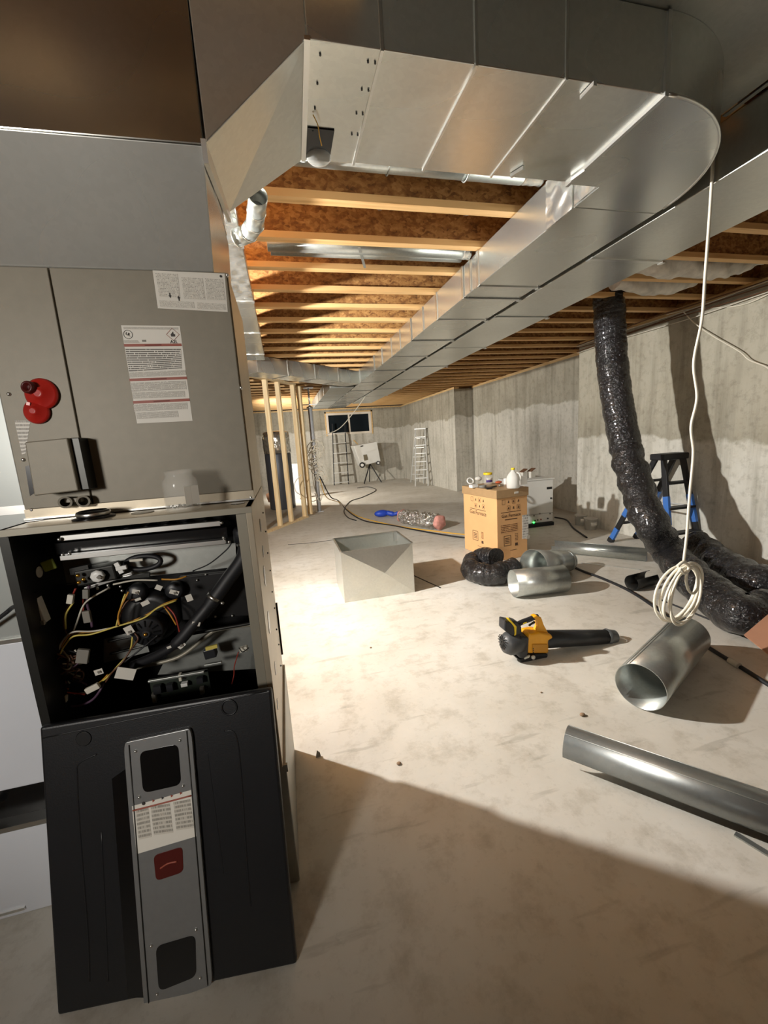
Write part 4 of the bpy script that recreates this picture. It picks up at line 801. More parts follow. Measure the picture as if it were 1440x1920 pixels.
# open sheet metal box
X_0, X_1, Y_0, Y_1, H = .43, 1.13, 3.70, 4.27, .50
mb_ = thing('metal_box', (.78, 3.98, 0), 'open galvanised sheet metal box with creased front standing on the floor', 'box')
th = .004; cx, cz = (X_0+X_1)/2+.05, .25
f = MB(); f.add([(X_0, Y_0, .001), (X_1, Y_0, .001), (X_1, Y_0, H), (X_0, Y_0, H), (cx, Y_0-.034, cz), (X_0, Y_0+th, .001), (X_1, Y_0+th, .001), (X_1, Y_0+th, H), (X_0, Y_0+th, H)], [(0, 1, 4), (1, 2, 4), (2, 3, 4), (3, 0, 4), (8, 7, 6, 5), (0, 5, 6, 1), (1, 6, 7, 2), (2, 7, 8, 3), (3, 8, 5, 0)])
f.build('front_panel', 'galvanised_satin', mb_)
MB().box(X_0, X_0+th, Y_0+th, Y_1, .001, H).build('side_panel', 'galvanised_satin', mb_); MB().box(X_1-th, X_1, Y_0+th, Y_1, .001, H).build('side_panel', 'galvanised_satin', mb_)
MB().box(X_0+th, X_1-th, Y_1-th, Y_1, .001, H).build('back_panel', 'galvanised_satin', mb_); MB().box(X_0+th, X_1-th, Y_0+th, Y_1-th, .001, .005).build('bottom_panel', 'galvanised_satin', mb_)
for a, b in (((X_0, Y_1, H), (X_1, Y_1, H)), ((X_0, Y_0, H), (X_0, Y_1, H)), ((X_1, Y_0, H), (X_1, Y_1, H))): MB().bar(a, b, .016, .012).build('hem', 'cleat_metal', mb_)
MB().bar((X_1-.02, Y_1-.02, .4), (X_1-.02, Y_1-.02, H+.012), .04, .02).build('corner_tab', 'cleat_metal', mb_)
a, b = flo(745, 1065, .003), flo(826, 1102, .003); tag(MB().bar(a, b, .010, .006).build('metal_rod', 'dark_metal'), 'thin dark rod in the shadow of the open metal box', 'rod')

# ================================================================== furnace carton
c0 = Vector((2.335, 4.235, 0)); ang = math.radians(8); u = Vector((math.cos(ang), math.sin(ang), 0)); v = Vector((-math.sin(ang), math.cos(ang), 0)); Wc, Dc, Hc = .44, .70, .80
ct = thing('carton', tuple(c0 + u*Wc/2 + v*Dc/2), 'tall orange cardboard furnace carton with clutter on its lid', 'carton')
cb_ = c0 + u*Wc/2 + v*Dc/2
MB().obox(cb_ + Vector((0, 0, .38)), u*Wc/2, v*Dc/2, (0, 0, .379)).build('carton_body', 'card', ct, bevel=.006)
MB().obox(cb_ + Vector((0, 0, .80)), u*(Wc/2+.012), v*(Dc/2+.012), (0, 0, .05)).build('carton_lid', 'card_tape', ct, bevel=.006)
MB().obox(c0 + u*.27 - v*.0135 + Vector((0, 0, .80)), u*.03, v*.001, (0, 0, .012)).build('lid_label', 'white_label', ct)
def face(side, s, z, off=.0012):       # side 0: short front (facing viewer right), side 1: long left
    return (c0 + u*s - v*off + Vector((0, 0, z))) if side == 0 else (c0 + v*s - u*off + Vector((0, 0, z)))
Z = Vector((0, 0, 1))
for side, wd_ in ((0, Wc), (1, Dc)):
    U = u if side == 0 else -v; k = .88 if side == 0 else 1.0; s0 = .20 if side == 0 else .38; sg = 1 if side == 0 else -1
    def F(ds, z, off=.0012): return face(side, s0 + sg*ds, z, off)
    text('Gas Furnace', .062*k if side == 0 else .070, F(.0, .535), U, Z, 'card_ink', 'lettering', ct)
    nn = -v if side == 0 else -u
    MB().obox(F(0, .578), U*.165*k, nn*.0004, Z*.003).build('print_line', 'card_ink', ct)
    for r_ in range(2):
        for c_i in range(4):
            if r_ == 1 and c_i == 0: continue
            p = F((-.12+.08*c_i)*k, .70-.075*r_); 
            for dx, dz, w_, h_ in ((0, .026, .024, .0012), (0, -.026, .024, .0012), (-.024*k, 0, .0012, .026), (.024*k, 0, .0012, .026)):
                if (r_+c_i) % 2 == 0 or c_i == 0: MB().obox(p + U*dx + Z*dz, U*w_*k, nn*.0004, Z*h_).build('symbol_frame', 'card_ink', ct)
            if c_i: MB().prism([p + U*(x_*k) + Z*z_ for x_, z_ in ((-.012, -.014), (.012, -.014), (.006, .004), (.010, .012), (-.004, .014), (-.006, .002))], nn*.0006).build('symbol_mark', 'card_ink', ct)
    p = F(-.065*k, .235); 
    for dx, dz, w_, h_ in ((0, .06, .055, .003), (0, -.06, .055, .003), (-.055*k, 0, .003, .06), (.055*k, 0, .003, .06)): MB().obox(p + U*dx + Z*dz, U*w_*k, nn*.0004, Z*h_).build('stamp_frame', 'card_ink', ct)
    for dz in (.03, .01, -.01, -.03): MB().obox(p + Z*dz, U*.036*k, nn*.0004, Z*.004).build('stamp_line', 'card_ink', ct)
    p = F(.085*k, .26); MB().card(p, U*.022, Z*.045, .0004).build('small_print', 'print_card', ct)
    MB().obox(F(.085*k, .175), U*.02, nn*.0004, Z*.018).build('ink_patch', 'card_ink', ct)
    if side == 0: MB().card(F(-.03, .38), U*.12, Z*.05, .0004).build('small_print', 'print_card', ct); MB().obox(F(0, .49), U*.09, nn*.0004, Z*.005).build('print_line', 'card_ink', ct)
    MB().obox(F(.03, .11), U*.05, nn*.0004, Z*.002).build('print_line', 'card_ink', ct)
MB().card(face(0, .405, .37, .004), u*.045, Z*.145, .0015).build('document_pouch', 'print_bag', ct)
MB().card(face(0, .44, .235, .008), (u+v*.1)*.03, Z*.02+u*.005, .0015).build('pouch_flap', 'white_label', ct)
# clutter on the carton
ZL = .851
def onlid(px, py): p = flo(px, py, ZL); p.z = ZL; return p
p = onlid(962, 915); mj = thing('milk_jug', p, 'translucent white gallon jug with yellow cap on the carton', 'jug')
MB().lathe([(.066, 0), (.074, .01), (.074, .11), (.070, .135), (.05, .17), (.026, .195), (.019, .205), (.019, .215)], p, seg=24).build('jug_body', 'milky_plastic', mj)
MB().lathe([(.022, .213), (.022, .234), (.018, .237)], p).build('cap', 'yellow_bright', mj)
MB().tube(spline([p+Vector((.03, -.03, .18)), p+Vector((.055, -.05, .165)), p+Vector((.065, -.055, .12)), p+Vector((.062, -.05, .09))], 6), .010, 10).build('handle', 'milky_plastic', mj)
p = onlid(915, 908); jj = thing('plastic_jar', p, 'clear jar with yellow lid and purple label on the carton', 'jar')
MB().lathe([(.05, 0), (.056, .006), (.056, .10), (.045, .118), (.045, .13)], p).build('jar_body', 'clear_plastic', jj)
MB().lathe([(.054, .125), (.056, .128), (.056, .150), (.05, .153)], p).build('lid', 'yellow_bright', jj)
MB().arcpipe(p+Vector((0, 0, .03)), p+Vector((0, 0, .085)), .058, 3.6, 5.6, .002, 12, up=(0, 1, 0)).build('jar_label', mat('purple_label', '#5a4a86', .5), jj)
MB().arcpipe(p+Vector((0, 0, .06)), p+Vector((0, 0, .085)), .0585, 3.7, 5.5, .002, 12, up=(0, 1, 0)).build('label_band', 'white_label', jj)
def small(name, px, py, label, cat, fn_, m):
    p = onlid(px, py); o = fn_(p).build(name, m, bevel=.002); tag(o, label, cat); return o
def roll(R, r): return lambda p: MB().tube([p + Vector((R*math.cos(t), R*math.sin(t)*.5, r+R*.85*(1+math.sin(t))*1.0)) for t in [i*math.pi/10 for i in range(20)]], r, 8, closed=True)
small('cable_roll', 882, 908, 'white cable roll standing at the left end of the carton lid', 'cable roll', roll(.042, .009), 'white_plastic')
small('paper_bag', 897, 902, 'crumpled white bag behind the cable roll on the carton', 'bag', lambda p: MB().ball(p+Vector((0, 0, .035)), .042, 1.3, 1, .8, 10, 6), 'white_label')
small('parts_packet', 888, 914, 'white plastic parts packet on the left lid edge of the carton', 'packet', lambda p: MB().obox(p+Vector((0, 0, .018)), (.045, .01, 0), (-.008, .03, 0), (0, .004, .017)), 'white_plastic')
small('tape_roll', 905, 914, 'grey tape roll lying flat on the carton lid', 'tape roll', lambda p: MB().lathe([(.045, 0), (.045, .028), (.022, .028), (.022, .002)], p), 'ink_grey')
small('pliers', 925, 914, 'dark steel pliers hanging over the lid edge of the carton', 'pliers', lambda p: MB().bar(p+Vector((-.06, -.03, .008)), p+Vector((.05, .02, .012)), .022, .014), 'dark_metal')
small('glove', 935, 907, 'orange red work glove on the carton behind the pliers', 'glove', lambda p: MB().ball(p+Vector((0, 0, .02)), .03, 1.7, 1, .6, 10, 6), mat('glove_red', '#b0512e', .8))
small('metal_fitting', 940, 912, 'bright metal fitting lying between pliers and jug on the carton', 'fitting', lambda p: MB().cyl(p+Vector((-.04, -.01, .014)), p+Vector((.035, .015, .014)), .013, .010, 12), 'screw_metal')
small('paper_cup', 948, 908, 'small white cup standing just left of the gallon jug', 'cup', lambda p: MB().lathe([(.022, 0), (.028, .075), (.026, .075), (.02, .004)], p), 'white_plastic')
small('white_box', 978, 908, 'small white box just right of the gallon jug on the carton', 'box', lambda p: MB().obox(p+Vector((0, 0, .05)), u*.055, v*.04, (0, 0, .049)), 'white_label')
small('screw_packet', 917, 917, 'small black tipped packet on the front lid edge of the carton', 'packet', lambda p: MB().obox(p+Vector((0, 0, .01)), (.035, 0, 0), (0, .02, 0), (.004, 0, .009)), 'black_plastic')

# ================================================================== white machine behind the carton
wm = thing('dehumidifier', (3.82, 5.8, 0), 'white upright cabinet machine with green light behind the carton', 'machine')
MB().box(3.42, 4.07, 5.6, 6.1, .06, .74).build('cabinet', 'machine_white', wm, bevel=.008)
MB().box(3.42, 4.07, 5.57, 6.1, .0, .055).build('base', 'black_rubber', wm, bevel=.004)
MB().box(3.40, 4.09, 5.585, 6.12, .735, .755).build('top_cover', 'machine_white', wm, bevel=.006)
MB().box(3.42, 4.07, 5.596, 5.602, .20, .204).build('panel_seam', 'ink_grey', wm)
MB().obox(atY(1030, 915, 5.598), (.045, 0, 0), (0, .004, 0), (0, 0, .018)).build('handle_slot', 'black_gloss', wm)
MB().lathe([(.016, 0), (.014, .01)], atY(1033, 934, 5.6), (0, -1, 0), 14).build('latch', 'black_plastic', wm)
for px, py, mm in ((1003, 976, 'black_plastic'), (1008, 975, 'black_plastic'), (1014, 974, 'label_red'), (1027, 972, 'black_plastic'), (1001, 967, 'ink_grey'), (1012, 963, 'ink_grey'), (1031, 963, 'ink_grey')):
    MB().lathe([(.012, 0), (.010, .012)], atY(px, py, 5.6), (0, -1, 0), 12).build('knob', mm, wm)
MB().ball(atY(1001, 980, 5.59), .011, seg=10, rings=6).build('status_light', 'led_green', wm)
MB().box(4.07, 4.12, 5.7, 5.85, .22, .36).build('side_outlet', 'machine_white', wm, bevel=.006)
for px, py, label in ((981, 893, 'brown and white small carton on the machine beside the jug'), (996, 892, 'open white small carton at the middle of the machine top')):
    p = atY(px, py, 5.85); p.z = .756; bx_ = thing('parts_carton', p, label, 'small box')
    MB().obox(p+Vector((0, 0, .05)), (.05, .015, 0), (-.012, .04, 0), (0, 0, .049)).build('box_body', 'white_label', bx_); MB().obox(p+Vector((.005, 0, .125)), (.045, .01, .022), (-.01, .04, 0), (-.002, 0, .005)).build('open_flap', 'burlap', bx_)
for px, py, s_, label in ((1088, 984, .085, 'small pale bucket by the wall, left of the pair'), (1107, 992, .09, 'small pale bucket by the wall, right of the pair')):
    p = flo(px, py); bk = thing('bucket', p, label, 'bucket')
    MB().lathe([(s_*.85, 0), (s_, s_*1.75), (s_*1.06, s_*1.75), (s_*1.06, s_*1.9), (s_*.96, s_*1.9), (s_*.82, .01)], p).build('pail', 'tin_bucket', bk)
    MB().arcpipe(p+Vector((0, 0, s_*.6)), p+Vector((0, 0, s_*1.3)), s_*1.02, 3.6, 5.4, .002, 12, up=(0, 1, 0)).build('paper_label', 'white_label', bk)
    MB().tube([p+Vector((s_*1.05*math.cos(t), -s_*.5*math.sin(t), s_*1.8-s_*.55*math.sin(t))) for t in [i*math.pi/12 for i in range(13)]], .004, 6).build('bail', 'screw_metal', bk)

# ================================================================== leaf blower
lb = thing('leaf_blower', (1.6, 2.26, 0), 'yellow and black cordless leaf blower lying on the floor', 'leaf blower')
YB = 2.27
def Lp(x, y, Y=YB): return atY(930+x/6, 1140+y/6, Y)
a, b = Lp(560, 350), Lp(1230, 325)
MB().tube([a-(b-a)*.06, a, a.lerp(b, .5), b], [.052, .060, .056, .050], 28).build('tube', 'black_plastic', lb)
c1 = b + (b-a)*.06; MB().tube([b, b+(b-a)*.03, c1, c1+(b-a)*.10], [.052, .058, .052, .046], 28, False).build('nozzle', mat('nozzle_grey', '#55585a', .4, 0, .1, 10.), lb)
yb_ = [Lp(x, y) for x, y in ((305, 470), (540, 470), (540, 330), (590, 300), (575, 265), (430, 240), (330, 255), (305, 320))]
MB().prism([p-Vector((0, .055, 0)) for p in yb_], (0, .11, 0)).build('body_shell', 'yellow_plastic', lb, bevel=.014, segs=3)
MB().prism([Lp(x, y)-Vector((0, .062, 0)) for x, y in ((350, 455), (520, 455), (520, 360), (350, 360))], (0, .012, 0)).build('body_badge', mat('yellow_dark', '#b97f12', .45), lb, bevel=.006)
for y in (405, 425, 445): MB().ball(Lp(352, y)-Vector((0, .068, 0)), .004, seg=8, rings=5).build('vent_dot', 'black_plastic', lb)
MB().lathe([(.03, -.04), (.055, -.035), (.075, 0), (.077, .05), (.072, .095), (.05, .10)], Lp(135, 400), (1, 0, 0), 30).build('fan_housing', mat('grey_dark_plastic', '#3b3c3d', .45, 0, .1, 20.), lb)
for k in range(7):
    g = k*.449; q = Lp(125, 370)+Vector((-.018, 0, 0)); MB().bar(q+Vector((-.02, .05*math.cos(g), .05*math.sin(g))), q+Vector((-.02, -.05*math.cos(g), -.05*math.sin(g))), .004, .004).build('intake_rib', 'black_gloss', lb)
MB().prism([Lp(x, y)-Vector((0, .06, 0)) for x, y in ((235, 280), (320, 290), (310, 480), (260, 530), (210, 520), (200, 300))], (0, .12, 0)).build('motor_cowl', 'black_plastic', lb, bevel=.014, segs=3)
bt_ = MB().prism([Lp(x, y)-Vector((0, .04, 0)) for x, y in ((65, 115), (150, 130), (185, 250), (170, 290), (130, 280), (60, 225))], (0, .08, 0)).build('battery', 'black_plastic', lb, bevel=.010, segs=3)
MB().prism([Lp(x, y)-Vector((0, .043, 0)) for x, y in ((95, 95), (120, 95), (195, 180), (190, 270), (172, 285), (172, 190))], (0, .03, 0)).build('battery_latch', 'yellow_bright', bt_, bevel=.004)
MB().prism([Lp(x, y)-Vector((0, .035, 0)) for x, y in ((165, 120), (215, 135), (255, 190), (260, 250), (240, 300), (185, 300))], (0, .07, 0)).build('battery_dock', 'black_plastic', lb, bevel=.008)
MB().tube(spline([Lp(230, 190), Lp(300, 155), (Lp(370, 130)), Lp(430, 105), Lp(470, 95)], 6), .017, 14).build('handle_grip', 'black_plastic', lb)
MB().prism([Lp(x, y)-Vector((0, .022, 0)) for x, y in ((400, 90), (440, 72), (490, 95), (520, 180), (570, 270), (430, 250), (455, 200), (450, 140))], (0, .044, 0)).build('handle_post', 'yellow_plastic', lb, bevel=.006)
MB().prism([Lp(x, y)-Vector((0, .01, 0)) for x, y in ((385, 185), (430, 165), (435, 150), (370, 200))], (0, .02, 0)).build('trigger', 'black_gloss', lb)
MB().bar(Lp(290, 165)-Vector((0, .016, 0)), Lp(330, 150)-Vector((0, .016, 0)), .006, .008).build('grip_stripe', 'yellow_bright', lb)
MB().prism([Lp(x, y)-Vector((0, .05, 0)) for x, y in ((210, 540), (400, 480), (540, 480), (520, 560), (400, 600), (260, 600))], (0, .10, 0)).build('underside', 'black_rubber', lb, bevel=.01)
MB().lathe([(.014, 0), (.013, .012), (.004, .014)], Lp(360, 505)-Vector((0, .055, 0)), (0, -1, 0), 14).build('speed_dial', 'wire_white', lb); MB().obox(Lp(295, 505)-Vector((0, .056, 0)), (.016, 0, .003), (0, .006, 0), (.004, 0, .007)).build('lock_lever', 'wire_white', lb)

# ================================================================== step ladder by the near wall
def ladder_parts(t, rails, steps, rm, sm, rw=.07, rd=.028, sd_=.07):
    for a, b in rails: MB().bar(a, b, rd, rw, up=(0, 1, 0)).build('rail', rm, t, bevel=.002)
    for a, b in steps: MB().bar(a, b, sd_, .025).build('step', sm, t)
sl = thing('step_ladder', (4.15, 3.75, 0), 'blue step ladder by the near wall, rails painted black where shaded', 'ladder')
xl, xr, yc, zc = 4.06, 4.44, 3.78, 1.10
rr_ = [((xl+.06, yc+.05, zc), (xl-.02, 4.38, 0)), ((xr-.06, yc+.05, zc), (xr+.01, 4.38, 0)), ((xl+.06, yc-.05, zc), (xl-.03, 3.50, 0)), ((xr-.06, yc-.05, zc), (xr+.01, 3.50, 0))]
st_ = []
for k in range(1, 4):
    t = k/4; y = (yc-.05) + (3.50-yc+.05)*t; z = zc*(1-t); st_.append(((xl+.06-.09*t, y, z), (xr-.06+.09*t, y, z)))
ladder_parts(sl, rr_, st_, 'ladder_black', 'ladder_black', .06, .03, .09)  # shade painted in: blue rails coloured black for the hose's shadow
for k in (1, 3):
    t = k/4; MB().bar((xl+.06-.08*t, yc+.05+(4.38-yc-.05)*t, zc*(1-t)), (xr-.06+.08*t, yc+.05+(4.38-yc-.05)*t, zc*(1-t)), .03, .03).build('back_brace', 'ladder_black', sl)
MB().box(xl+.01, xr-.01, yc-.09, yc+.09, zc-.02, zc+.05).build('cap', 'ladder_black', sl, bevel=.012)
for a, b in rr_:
    a, b = Vector(a), Vector(b); MB().bar(a.lerp(b, .38), a.lerp(b, .66), .034, .064, up=(0, 1, 0)).build('lit_rail', 'blue_fibre', sl); MB().bar(a.lerp(b, .82), a.lerp(b, .97), .034, .064, up=(0, 1, 0)).build('lit_rail', 'blue_fibre', sl); MB().bar(a.lerp(b, .95), b, .045, .075, up=(0, 1, 0)).build('foot', 'ladder_black', sl)  # the rails' own blue, kept only on the stretches that light reaches
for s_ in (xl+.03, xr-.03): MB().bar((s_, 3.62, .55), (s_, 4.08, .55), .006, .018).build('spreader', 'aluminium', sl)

# ================================================================== cardboard at the right edge
cs = thing('open_carton', (3.25, 1.62, 0), 'brown cardboard box at the right edge with one flap sticking out', 'carton')
MB().box(2.98, 3.5, 1.34, 1.75, 0, .42).build('carton_body', 'card_brown', cs, bevel=.004)
fa, fb, fc, fd = flo(1395, 1190, .30), Vector((2.985, 1.745, .422)), Vector((2.985, 1.36, .422)), flo(1448, 1232, .30)
quad4(MB(), [fd, fc, fb, fa], .006).build('flap', 'card_brown', cs)

# ================================================================== things further back
p = flo(757, 968, .13); q = flo(822, 979, .13); d = (q-p).normalized()
ff = thing('foil_duct', ((p+q)/2*Vector((1, 1, 0)) if False else Vector(((p.x+q.x)/2, (p.y+q.y)/2, 0))), 'silver foil insulated duct piece with pink ends on the floor', 'flexible duct')
rough_tube([p, p.lerp(q, .33), p.lerp(q, .66), q], .122, 36, .30, 30., 'flex_foil', 'jacket', ff, 2., .02, 1.3)
for a, s_ in ((p, -1), (q, 1)):
    e = a + d*s_*.02; MB().tube([e-d*s_*.05, e+d*s_*.03, e+d*s_*.045, e+d*s_*.03, e-d*s_*.03], [.112, .118, .10, .075, .07], 26, True, lambda i, g: 1+.09*math.sin(5*g+i)).build('insulation_end', 'pink_insulation', ff)
bp_ = thing('blue_bag', flo(718, 970), 'small blue crumpled bag on the floor left of the foil duct', 'bag')
p = flo(716, 969); MB().ball(p+Vector((0, 0, .07)), .10, 1.5, .9, .7, 18, 10).build('bag_body', 'blue_plastic', bp_)
MB().tube(spline([p+Vector((.10, -.05, .08)), p+Vector((.22, -.12, .05)), p+Vector((.30, -.15, .07)), p+Vector((.38, -.2, .03))], 6), [.05]*6+[.035]*6+[.02]*7, 10).build('bag_neck', 'blue_plastic', bp_)
# steel post with tangled white cable
pp = flo(599, 959); po = thing('steel_post', (pp.x, pp.y, 0), 'grey adjustable steel post beside the stud partition', 'post')
MB().cyl((pp.x, pp.y, .01), (pp.x, pp.y, 2.28), .048, seg=24).build('tube', 'post_grey', po)
MB().box(pp.x-.09, pp.x+.09, pp.y-.09, pp.y+.09, 0, .012).build('base_plate', 'post_grey', po)
MB().cyl((pp.x, pp.y, 2.28), (pp.x, pp.y, 2.70), .018, seg=14).build('screw_jack', 'screw_metal', po)
MB().bar((pp.x-.16, pp.y, 2.36), (pp.x+.16, pp.y-.02, 2.36), .03, .02).build('turn_bar', 'screw_metal', po)
MB().lathe([(.07, 0), (.07, .03), (.03, .05)], (pp.x, pp.y, 2.28)).build('collar', 'screw_metal', po)
MB().box(pp.x-.1, pp.x+.1, pp.y-.1, pp.y+.1, 2.70, 2.715).build('top_plate', 'post_grey', po)
tg = thing('cable_tangle', (pp.x, pp.y-.1, .5), 'tangle of white cables wrapped round the grey steel post', 'cable')
for i in range(16):
    z = random.uniform(.75, 1.45); R = random.uniform(.06, .16); t0 = random.uniform(0, 6.28); el_ = random.uniform(.5, 1.8); ox = random.uniform(-.08, .10)
    MB().tube([Vector((pp.x+ox+R*math.cos(t), pp.y-.10+.03*math.sin(2*t+t0), z+R*el_*math.sin(t+.4*math.sin(t0)))) for t in [t0+j*2*math.pi/20 for j in range(20)]], .008, 6, closed=True).build('cable_loop', 'white_cable', tg)
for pts in ([(604, 865), (612, 890), (608, 920), (592, 938), (580, 940)], [(590, 925), (600, 940), (604, 925), (598, 905)], [(583, 850), (587, 900), (594, 930)]): MB().tube(spline([atY(x, y, pp.y-.12) for x, y in pts], 8), .008, 6).build('cable_loop', 'white_cable', tg)
e1 = flo(686, 742, 2.515); e2 = atY(596, 820, pp.y-.06)
tag(MB().tube(spline([e1, e1.lerp(e2, .25)+Vector((0, 0, -.12)), e1.lerp(e2, .55)+Vector((0, 0, -.2)), e1.lerp(e2, .8)+Vector((0, 0, -.11)), e2], 8), .010, 6).build('white_cable', 'white_cable'), 'white cable swagged from the trunk ducts to the steel post', 'cable')
# cords on the floor
def cord(name, pts, r, m, label, cat='cord'): return tag(MB().tube(spline(pts, 8), r, 6).build(name, m), label, cat)
g = lambda x, y, r=.008: flo(x, y, r)
cord('extension_cable', [Vector((pp.x+.06, pp.y-.12, .75)), Vector((pp.x+.16, pp.y-.3, .35)), g(636, 942), g(660, 962), g(690, 974), g(750, 987), g(800, 994), g(860, 1001), g(930, 1007)], .009, 'cord_yellow', 'yellow extension cord running from the steel post to the carton')
cord('power_cable', [Vector((pp.x+.07, pp.y-.1, .8)), Vector((pp.x+.25, pp.y-.25, .35)), g(633, 938), g(652, 958), g(682, 976), g(735, 985), g(770, 992), g(815, 1000, .014), g(862, 1007, .014), g(920, 1012, .014)], .013, 'black_rubber', 'thick black cord beside the yellow extension cord on the floor')
cord('power_cable', [g(668, 976), g(652, 970), g(645, 957), g(657, 940), g(680, 932), g(705, 919), g(690, 913), g(670, 915)], .011, 'black_rubber', 'black cord looping back towards the white wall unit')
cord('power_cable', [g(1040, 970), g(1062, 975), g(1075, 990), g(1100, 1008)], .013, 'black_rubber', 'black cord beside the buckets behind the white machine')
cord('power_cable', [g(1060, 1055), g(1090, 1070), g(1130, 1085), g(1180, 1108), g(1230, 1140), g(1262, 1165), g(1300, 1195), g(1345, 1225), g(1395, 1255), g(1450, 1290)], .014, 'black_rubber', 'thick black cord crossing the floor under the cable coil')
a, b = g(1368, 1238, .016), g(1386, 1249, .016); tag(MB().cyl(a, b, .019, seg=14).build('cable_plug', 'wire_white'), 'pale plug joint on the black cord right of the wide pipe', 'plug')
cord('power_cable', [g(1240, 1125), g(1290, 1145), g(1330, 1161), g(1362, 1172)], .007, 'black_rubber', 'thin black cord in front of the long black duct')
# far ladders
A_, B_ = flo(779, 912), flo(803, 911); hL = 1.78
fl = thing('aluminium_ladder', ((A_+B_)/2), 'aluminium step ladder standing by the far right corner', 'ladder')
wv = (B_-A_).normalized(); bk_ = Vector((-wv.y, wv.x, 0))
if bk_.y < 0: bk_ = -bk_
Tm = (A_+B_)/2 + bk_*.34 + Vector((0, 0, hL)); Tl, Tr = Tm - wv*.15, Tm + wv*.15; Rl, Rr = A_ + bk_*1.25 - wv*.30, B_ + bk_*.75 - wv*.22
ladder_parts(fl, [(A_, Tl), (B_, Tr), (Rl, Tl+bk_*.05), (Rr, Tr+bk_*.05)], [(A_.lerp(Tl, k/7), B_.lerp(Tr, k/7)) for k in range(1, 7)] , 'aluminium', 'aluminium', .06, .025, .08)
for k in (1, 2, 3, 4, 5): MB().bar(Rl.lerp(Tl, k/6), Rr.lerp(Tr, k/6), .02, .02).build('back_rung', 'aluminium', fl)
MB().bar(Tl-wv*.03, Tr+wv*.03, .14, .03).build('top_step', 'aluminium', fl)
L0, L1 = atY(626, 900, 14.85), atY(653, 899, 14.85); L0.z = L1.z = 0; T0, T1 = atY(623, 795, 15.1), atY(646, 793, 15.1)
dl = thing('dark_ladder', (L0+L1)/2, 'dark ladder with pale rungs leaning below the window', 'ladder')
ladder_parts(dl, [(L0, T0), (L1, T1)], [(L0.lerp(T0, k), L1.lerp(T1, k)) for k in (.04, .2, .36, .52, .68, .84)], 'ladder_black', 'aluminium', .07, .03, .08)
# white unit on a stand
uc = [atY(x, y, 14.5) for x, y in ((677, 874), (714, 865), (707, 828), (663, 836))]
un = thing('wall_unit', (sum((c.x for c in uc))/4, 14.6, 0), 'tilted white portable heater on a thin stand below the window', 'heater')
MB().hexa([c+Vector((-.05, .40, 0)) for c in uc], uc).build('housing', 'machine_white', un, bevel=.02)
for x, y, r in ((679, 872, .10), (709, 868, .07)):
    wl = MB().lathe([(r, -.03), (r, .03), (r*.6, .035)], atY(x, y, 14.48), (0, -1, 0), 20).build('wheel', 'black_rubber', un); MB().lathe([(r*.6, .03), (r*.5, .05)], atY(x, y, 14.48), (0, -1, 0), 16).build('hub', 'white_plastic', wl)
quad4(MB(), [atY(x, y, 14.49) for x, y in ((683, 864), (690, 862), (688, 852), (681, 853))], .004).build('grille', mat('grille_brown', '#6d6450', .6), un)
quad4(MB(), [atY(x, y, 14.49) for x, y in ((676, 838), (681, 837), (681, 835), (676, 836))], .004).build('badge', 'ink', un)
bx0 = (uc[0]+uc[1])/2
for dx, dy in ((-.32, -.2), (.32, -.2), (0, .4)): MB().bar(bx0+Vector((0, .2, .0)), Vector((bx0.x+dx, 14.6+dy, .01)), .03, .03).build('stand_leg', 'ladder_black', un)
MB().tube(spline([atY(671, 833, 14.6), atY(667, 829, 14.6), atY(663, 825, 14.6)], 5), .012, 6).build('strap', 'cord_yellow', un)
# storage tank and clutter behind the partition
tx, ty = -.12, 10.4
tk = thing('water_tank', (tx, ty, 0), 'dark grey cylindrical tank with foil wrapped top behind the studs', 'tank')
MB().lathe([(.30, 0), (.31, .03), (.31, 1.32), (.30, 1.35)], (tx, ty, 0), seg=36).build('tank_body', 'tank_grey', tk)
MB().tube([(tx, ty, 1.35), (tx, ty, 1.5), (tx, ty, 1.7), (tx, ty, 1.85), (tx, ty, 1.88)], [.32, .315, .32, .30, .20], 30, True, lambda i, g_: 1+.04*math.sin(7*g_+i*2)).build('foil_wrap', 'foil', tk)
p = flo(516, 940); tag(rough_tube([p+Vector((-.2, 0, .1)), p+Vector((0, 0, .14)), p+Vector((.25, .1, .10))], .15, 16, .4, 6., 'burlap', 'sack'), 'brown sack lying on the floor behind the studs', 'sack')
p = atY(549, 880, 11.8); tag(MB().bar((p.x, 11.8, 0), (p.x+.02, 11.95, 1.0), .24, .02, up=(0, 1, 0)).build('grey_board', 'post_grey'), 'pale grey board leaning upright between the last studs', 'board')
tag(MB().tube(spline([atY(565, 890, 8.3), atY(553, 905, 8.3), atY(554, 920, 8.3), atY(563, 928, 8.3)], 8), .009, 6).build('cable_loop', 'white_cable'), 'loop of white cable hanging between the last two studs', 'cable')
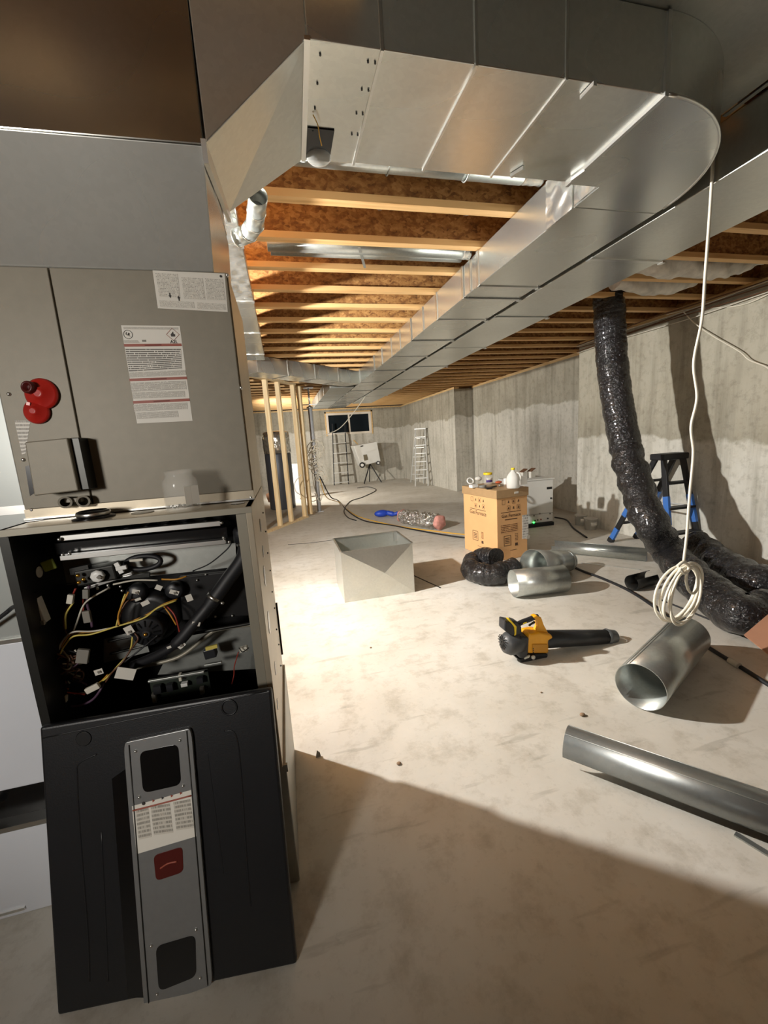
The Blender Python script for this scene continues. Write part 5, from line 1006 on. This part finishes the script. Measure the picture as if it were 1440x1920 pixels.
# pebbles and scraps
for px, py, r, label in ((748, 1433, .009, 'tiny brown pebble on the floor near the shadow edge'), (1092, 1342, .012, 'brown pebble on the floor beside the wide pipe'), (1015, 1299, .005, 'speck of dark grit on the floor left of the pebble'), (695, 1215, .006, 'dark speck on the floor below the open metal box')):
    p = flo(px, py); tag(MB().ball(p+Vector((0, 0, r*.6)), r, 1.3, 1, .65, 10, 6).build('pebble', 'pebble'), label, 'pebble')
p = flo(597, 1420); tag(MB().hexa([p+Vector(q) for q in ((-.012, 0, 0), (.012, .004, 0), (.012, .006, .002), (-.012, .002, .002))], [p+Vector(q) for q in ((-.004, .004, .035), (.010, .006, .018), (.010, .008, .019), (-.004, .006, .036))]).build('metal_shard', 'galvanised_dull'), 'small upright metal shard at the edge of the furnace shadow', 'metal scrap')
a, b = flo(500, 1018, .003), flo(630, 1012, .003)
cord('floor_wire', [flo(540, 1021, .004), flo(580, 1018, .004), flo(628, 1012, .004)], .003, 'dark_metal', 'thin dark wire on the floor left of the open metal box', 'wire')
# ================================================================== lamps
def work_light(name, d, label, radius, aim=(0, 1, 0), spot=None):
    p = Vector(d['pos']); t = thing(name, (p.x, p.y, 0), label, 'work light')
    aim = Vector(aim).normalized(); back = p - aim*.10
    MB().cyl((p.x-aim.x*.1, p.y-aim.y*.1, .55), (p.x-aim.x*.1, p.y-aim.y*.1, p.z-.14), .014, seg=12).build('pole', 'ladder_black', t)
    for k in range(3):
        g = k*2.094+.5; MB().bar((p.x-aim.x*.1, p.y-aim.y*.1, .6), (p.x-aim.x*.1+.42*math.cos(g), p.y-aim.y*.1+.42*math.sin(g), .012), .02, .02).build('leg', 'ladder_black', t)
    h = MB(); u = aim.cross(Vector((0, 0, 1))).normalized(); v = u.cross(aim)
    h.obox(back, u*.13, v*.10, aim*.025); h.build('housing', 'yellow_bright', t, bevel=.008)
    MB().lathe([(.001, -.032), (.022, -.024), (.032, 0), (.022, .024), (.001, .032)], p).build('bulb', mat('bulb_glow', '#fff4e0', .4, emit=('#fff1dc', 8.)), t)
    ld = bpy.data.lights.new(name+'_light', 'SPOT' if spot else 'POINT'); ld.energy = d['power']; ld.color = d['color']; ld.shadow_soft_size = radius
    lo = bpy.data.objects.new(name+'_light', ld); col.objects.link(lo); lo.parent = t; lo.location = p + aim*.06 - Vector((p.x, p.y, 0))
    if spot: ld.spot_size = math.radians(spot); ld.spot_blend = .7; lo.rotation_euler = aim.to_track_quat('-Z', 'Y').to_euler()
    return t
work_light('work_light', LAMP_MAIN, 'work light on a tall tripod behind the coil cabinet', .045, aim=(.85, .15, .15), spot=180)
work_light('work_light', LAMP_FAR, 'work light on a tripod beyond the stud partition', .06, aim=(.85, .35, -.15), spot=150)
work_light('work_light', LAMP_LEFT, 'small work light on a tripod behind the viewer on the left', .22, aim=(1.15, 2.65, -.30), spot=72)
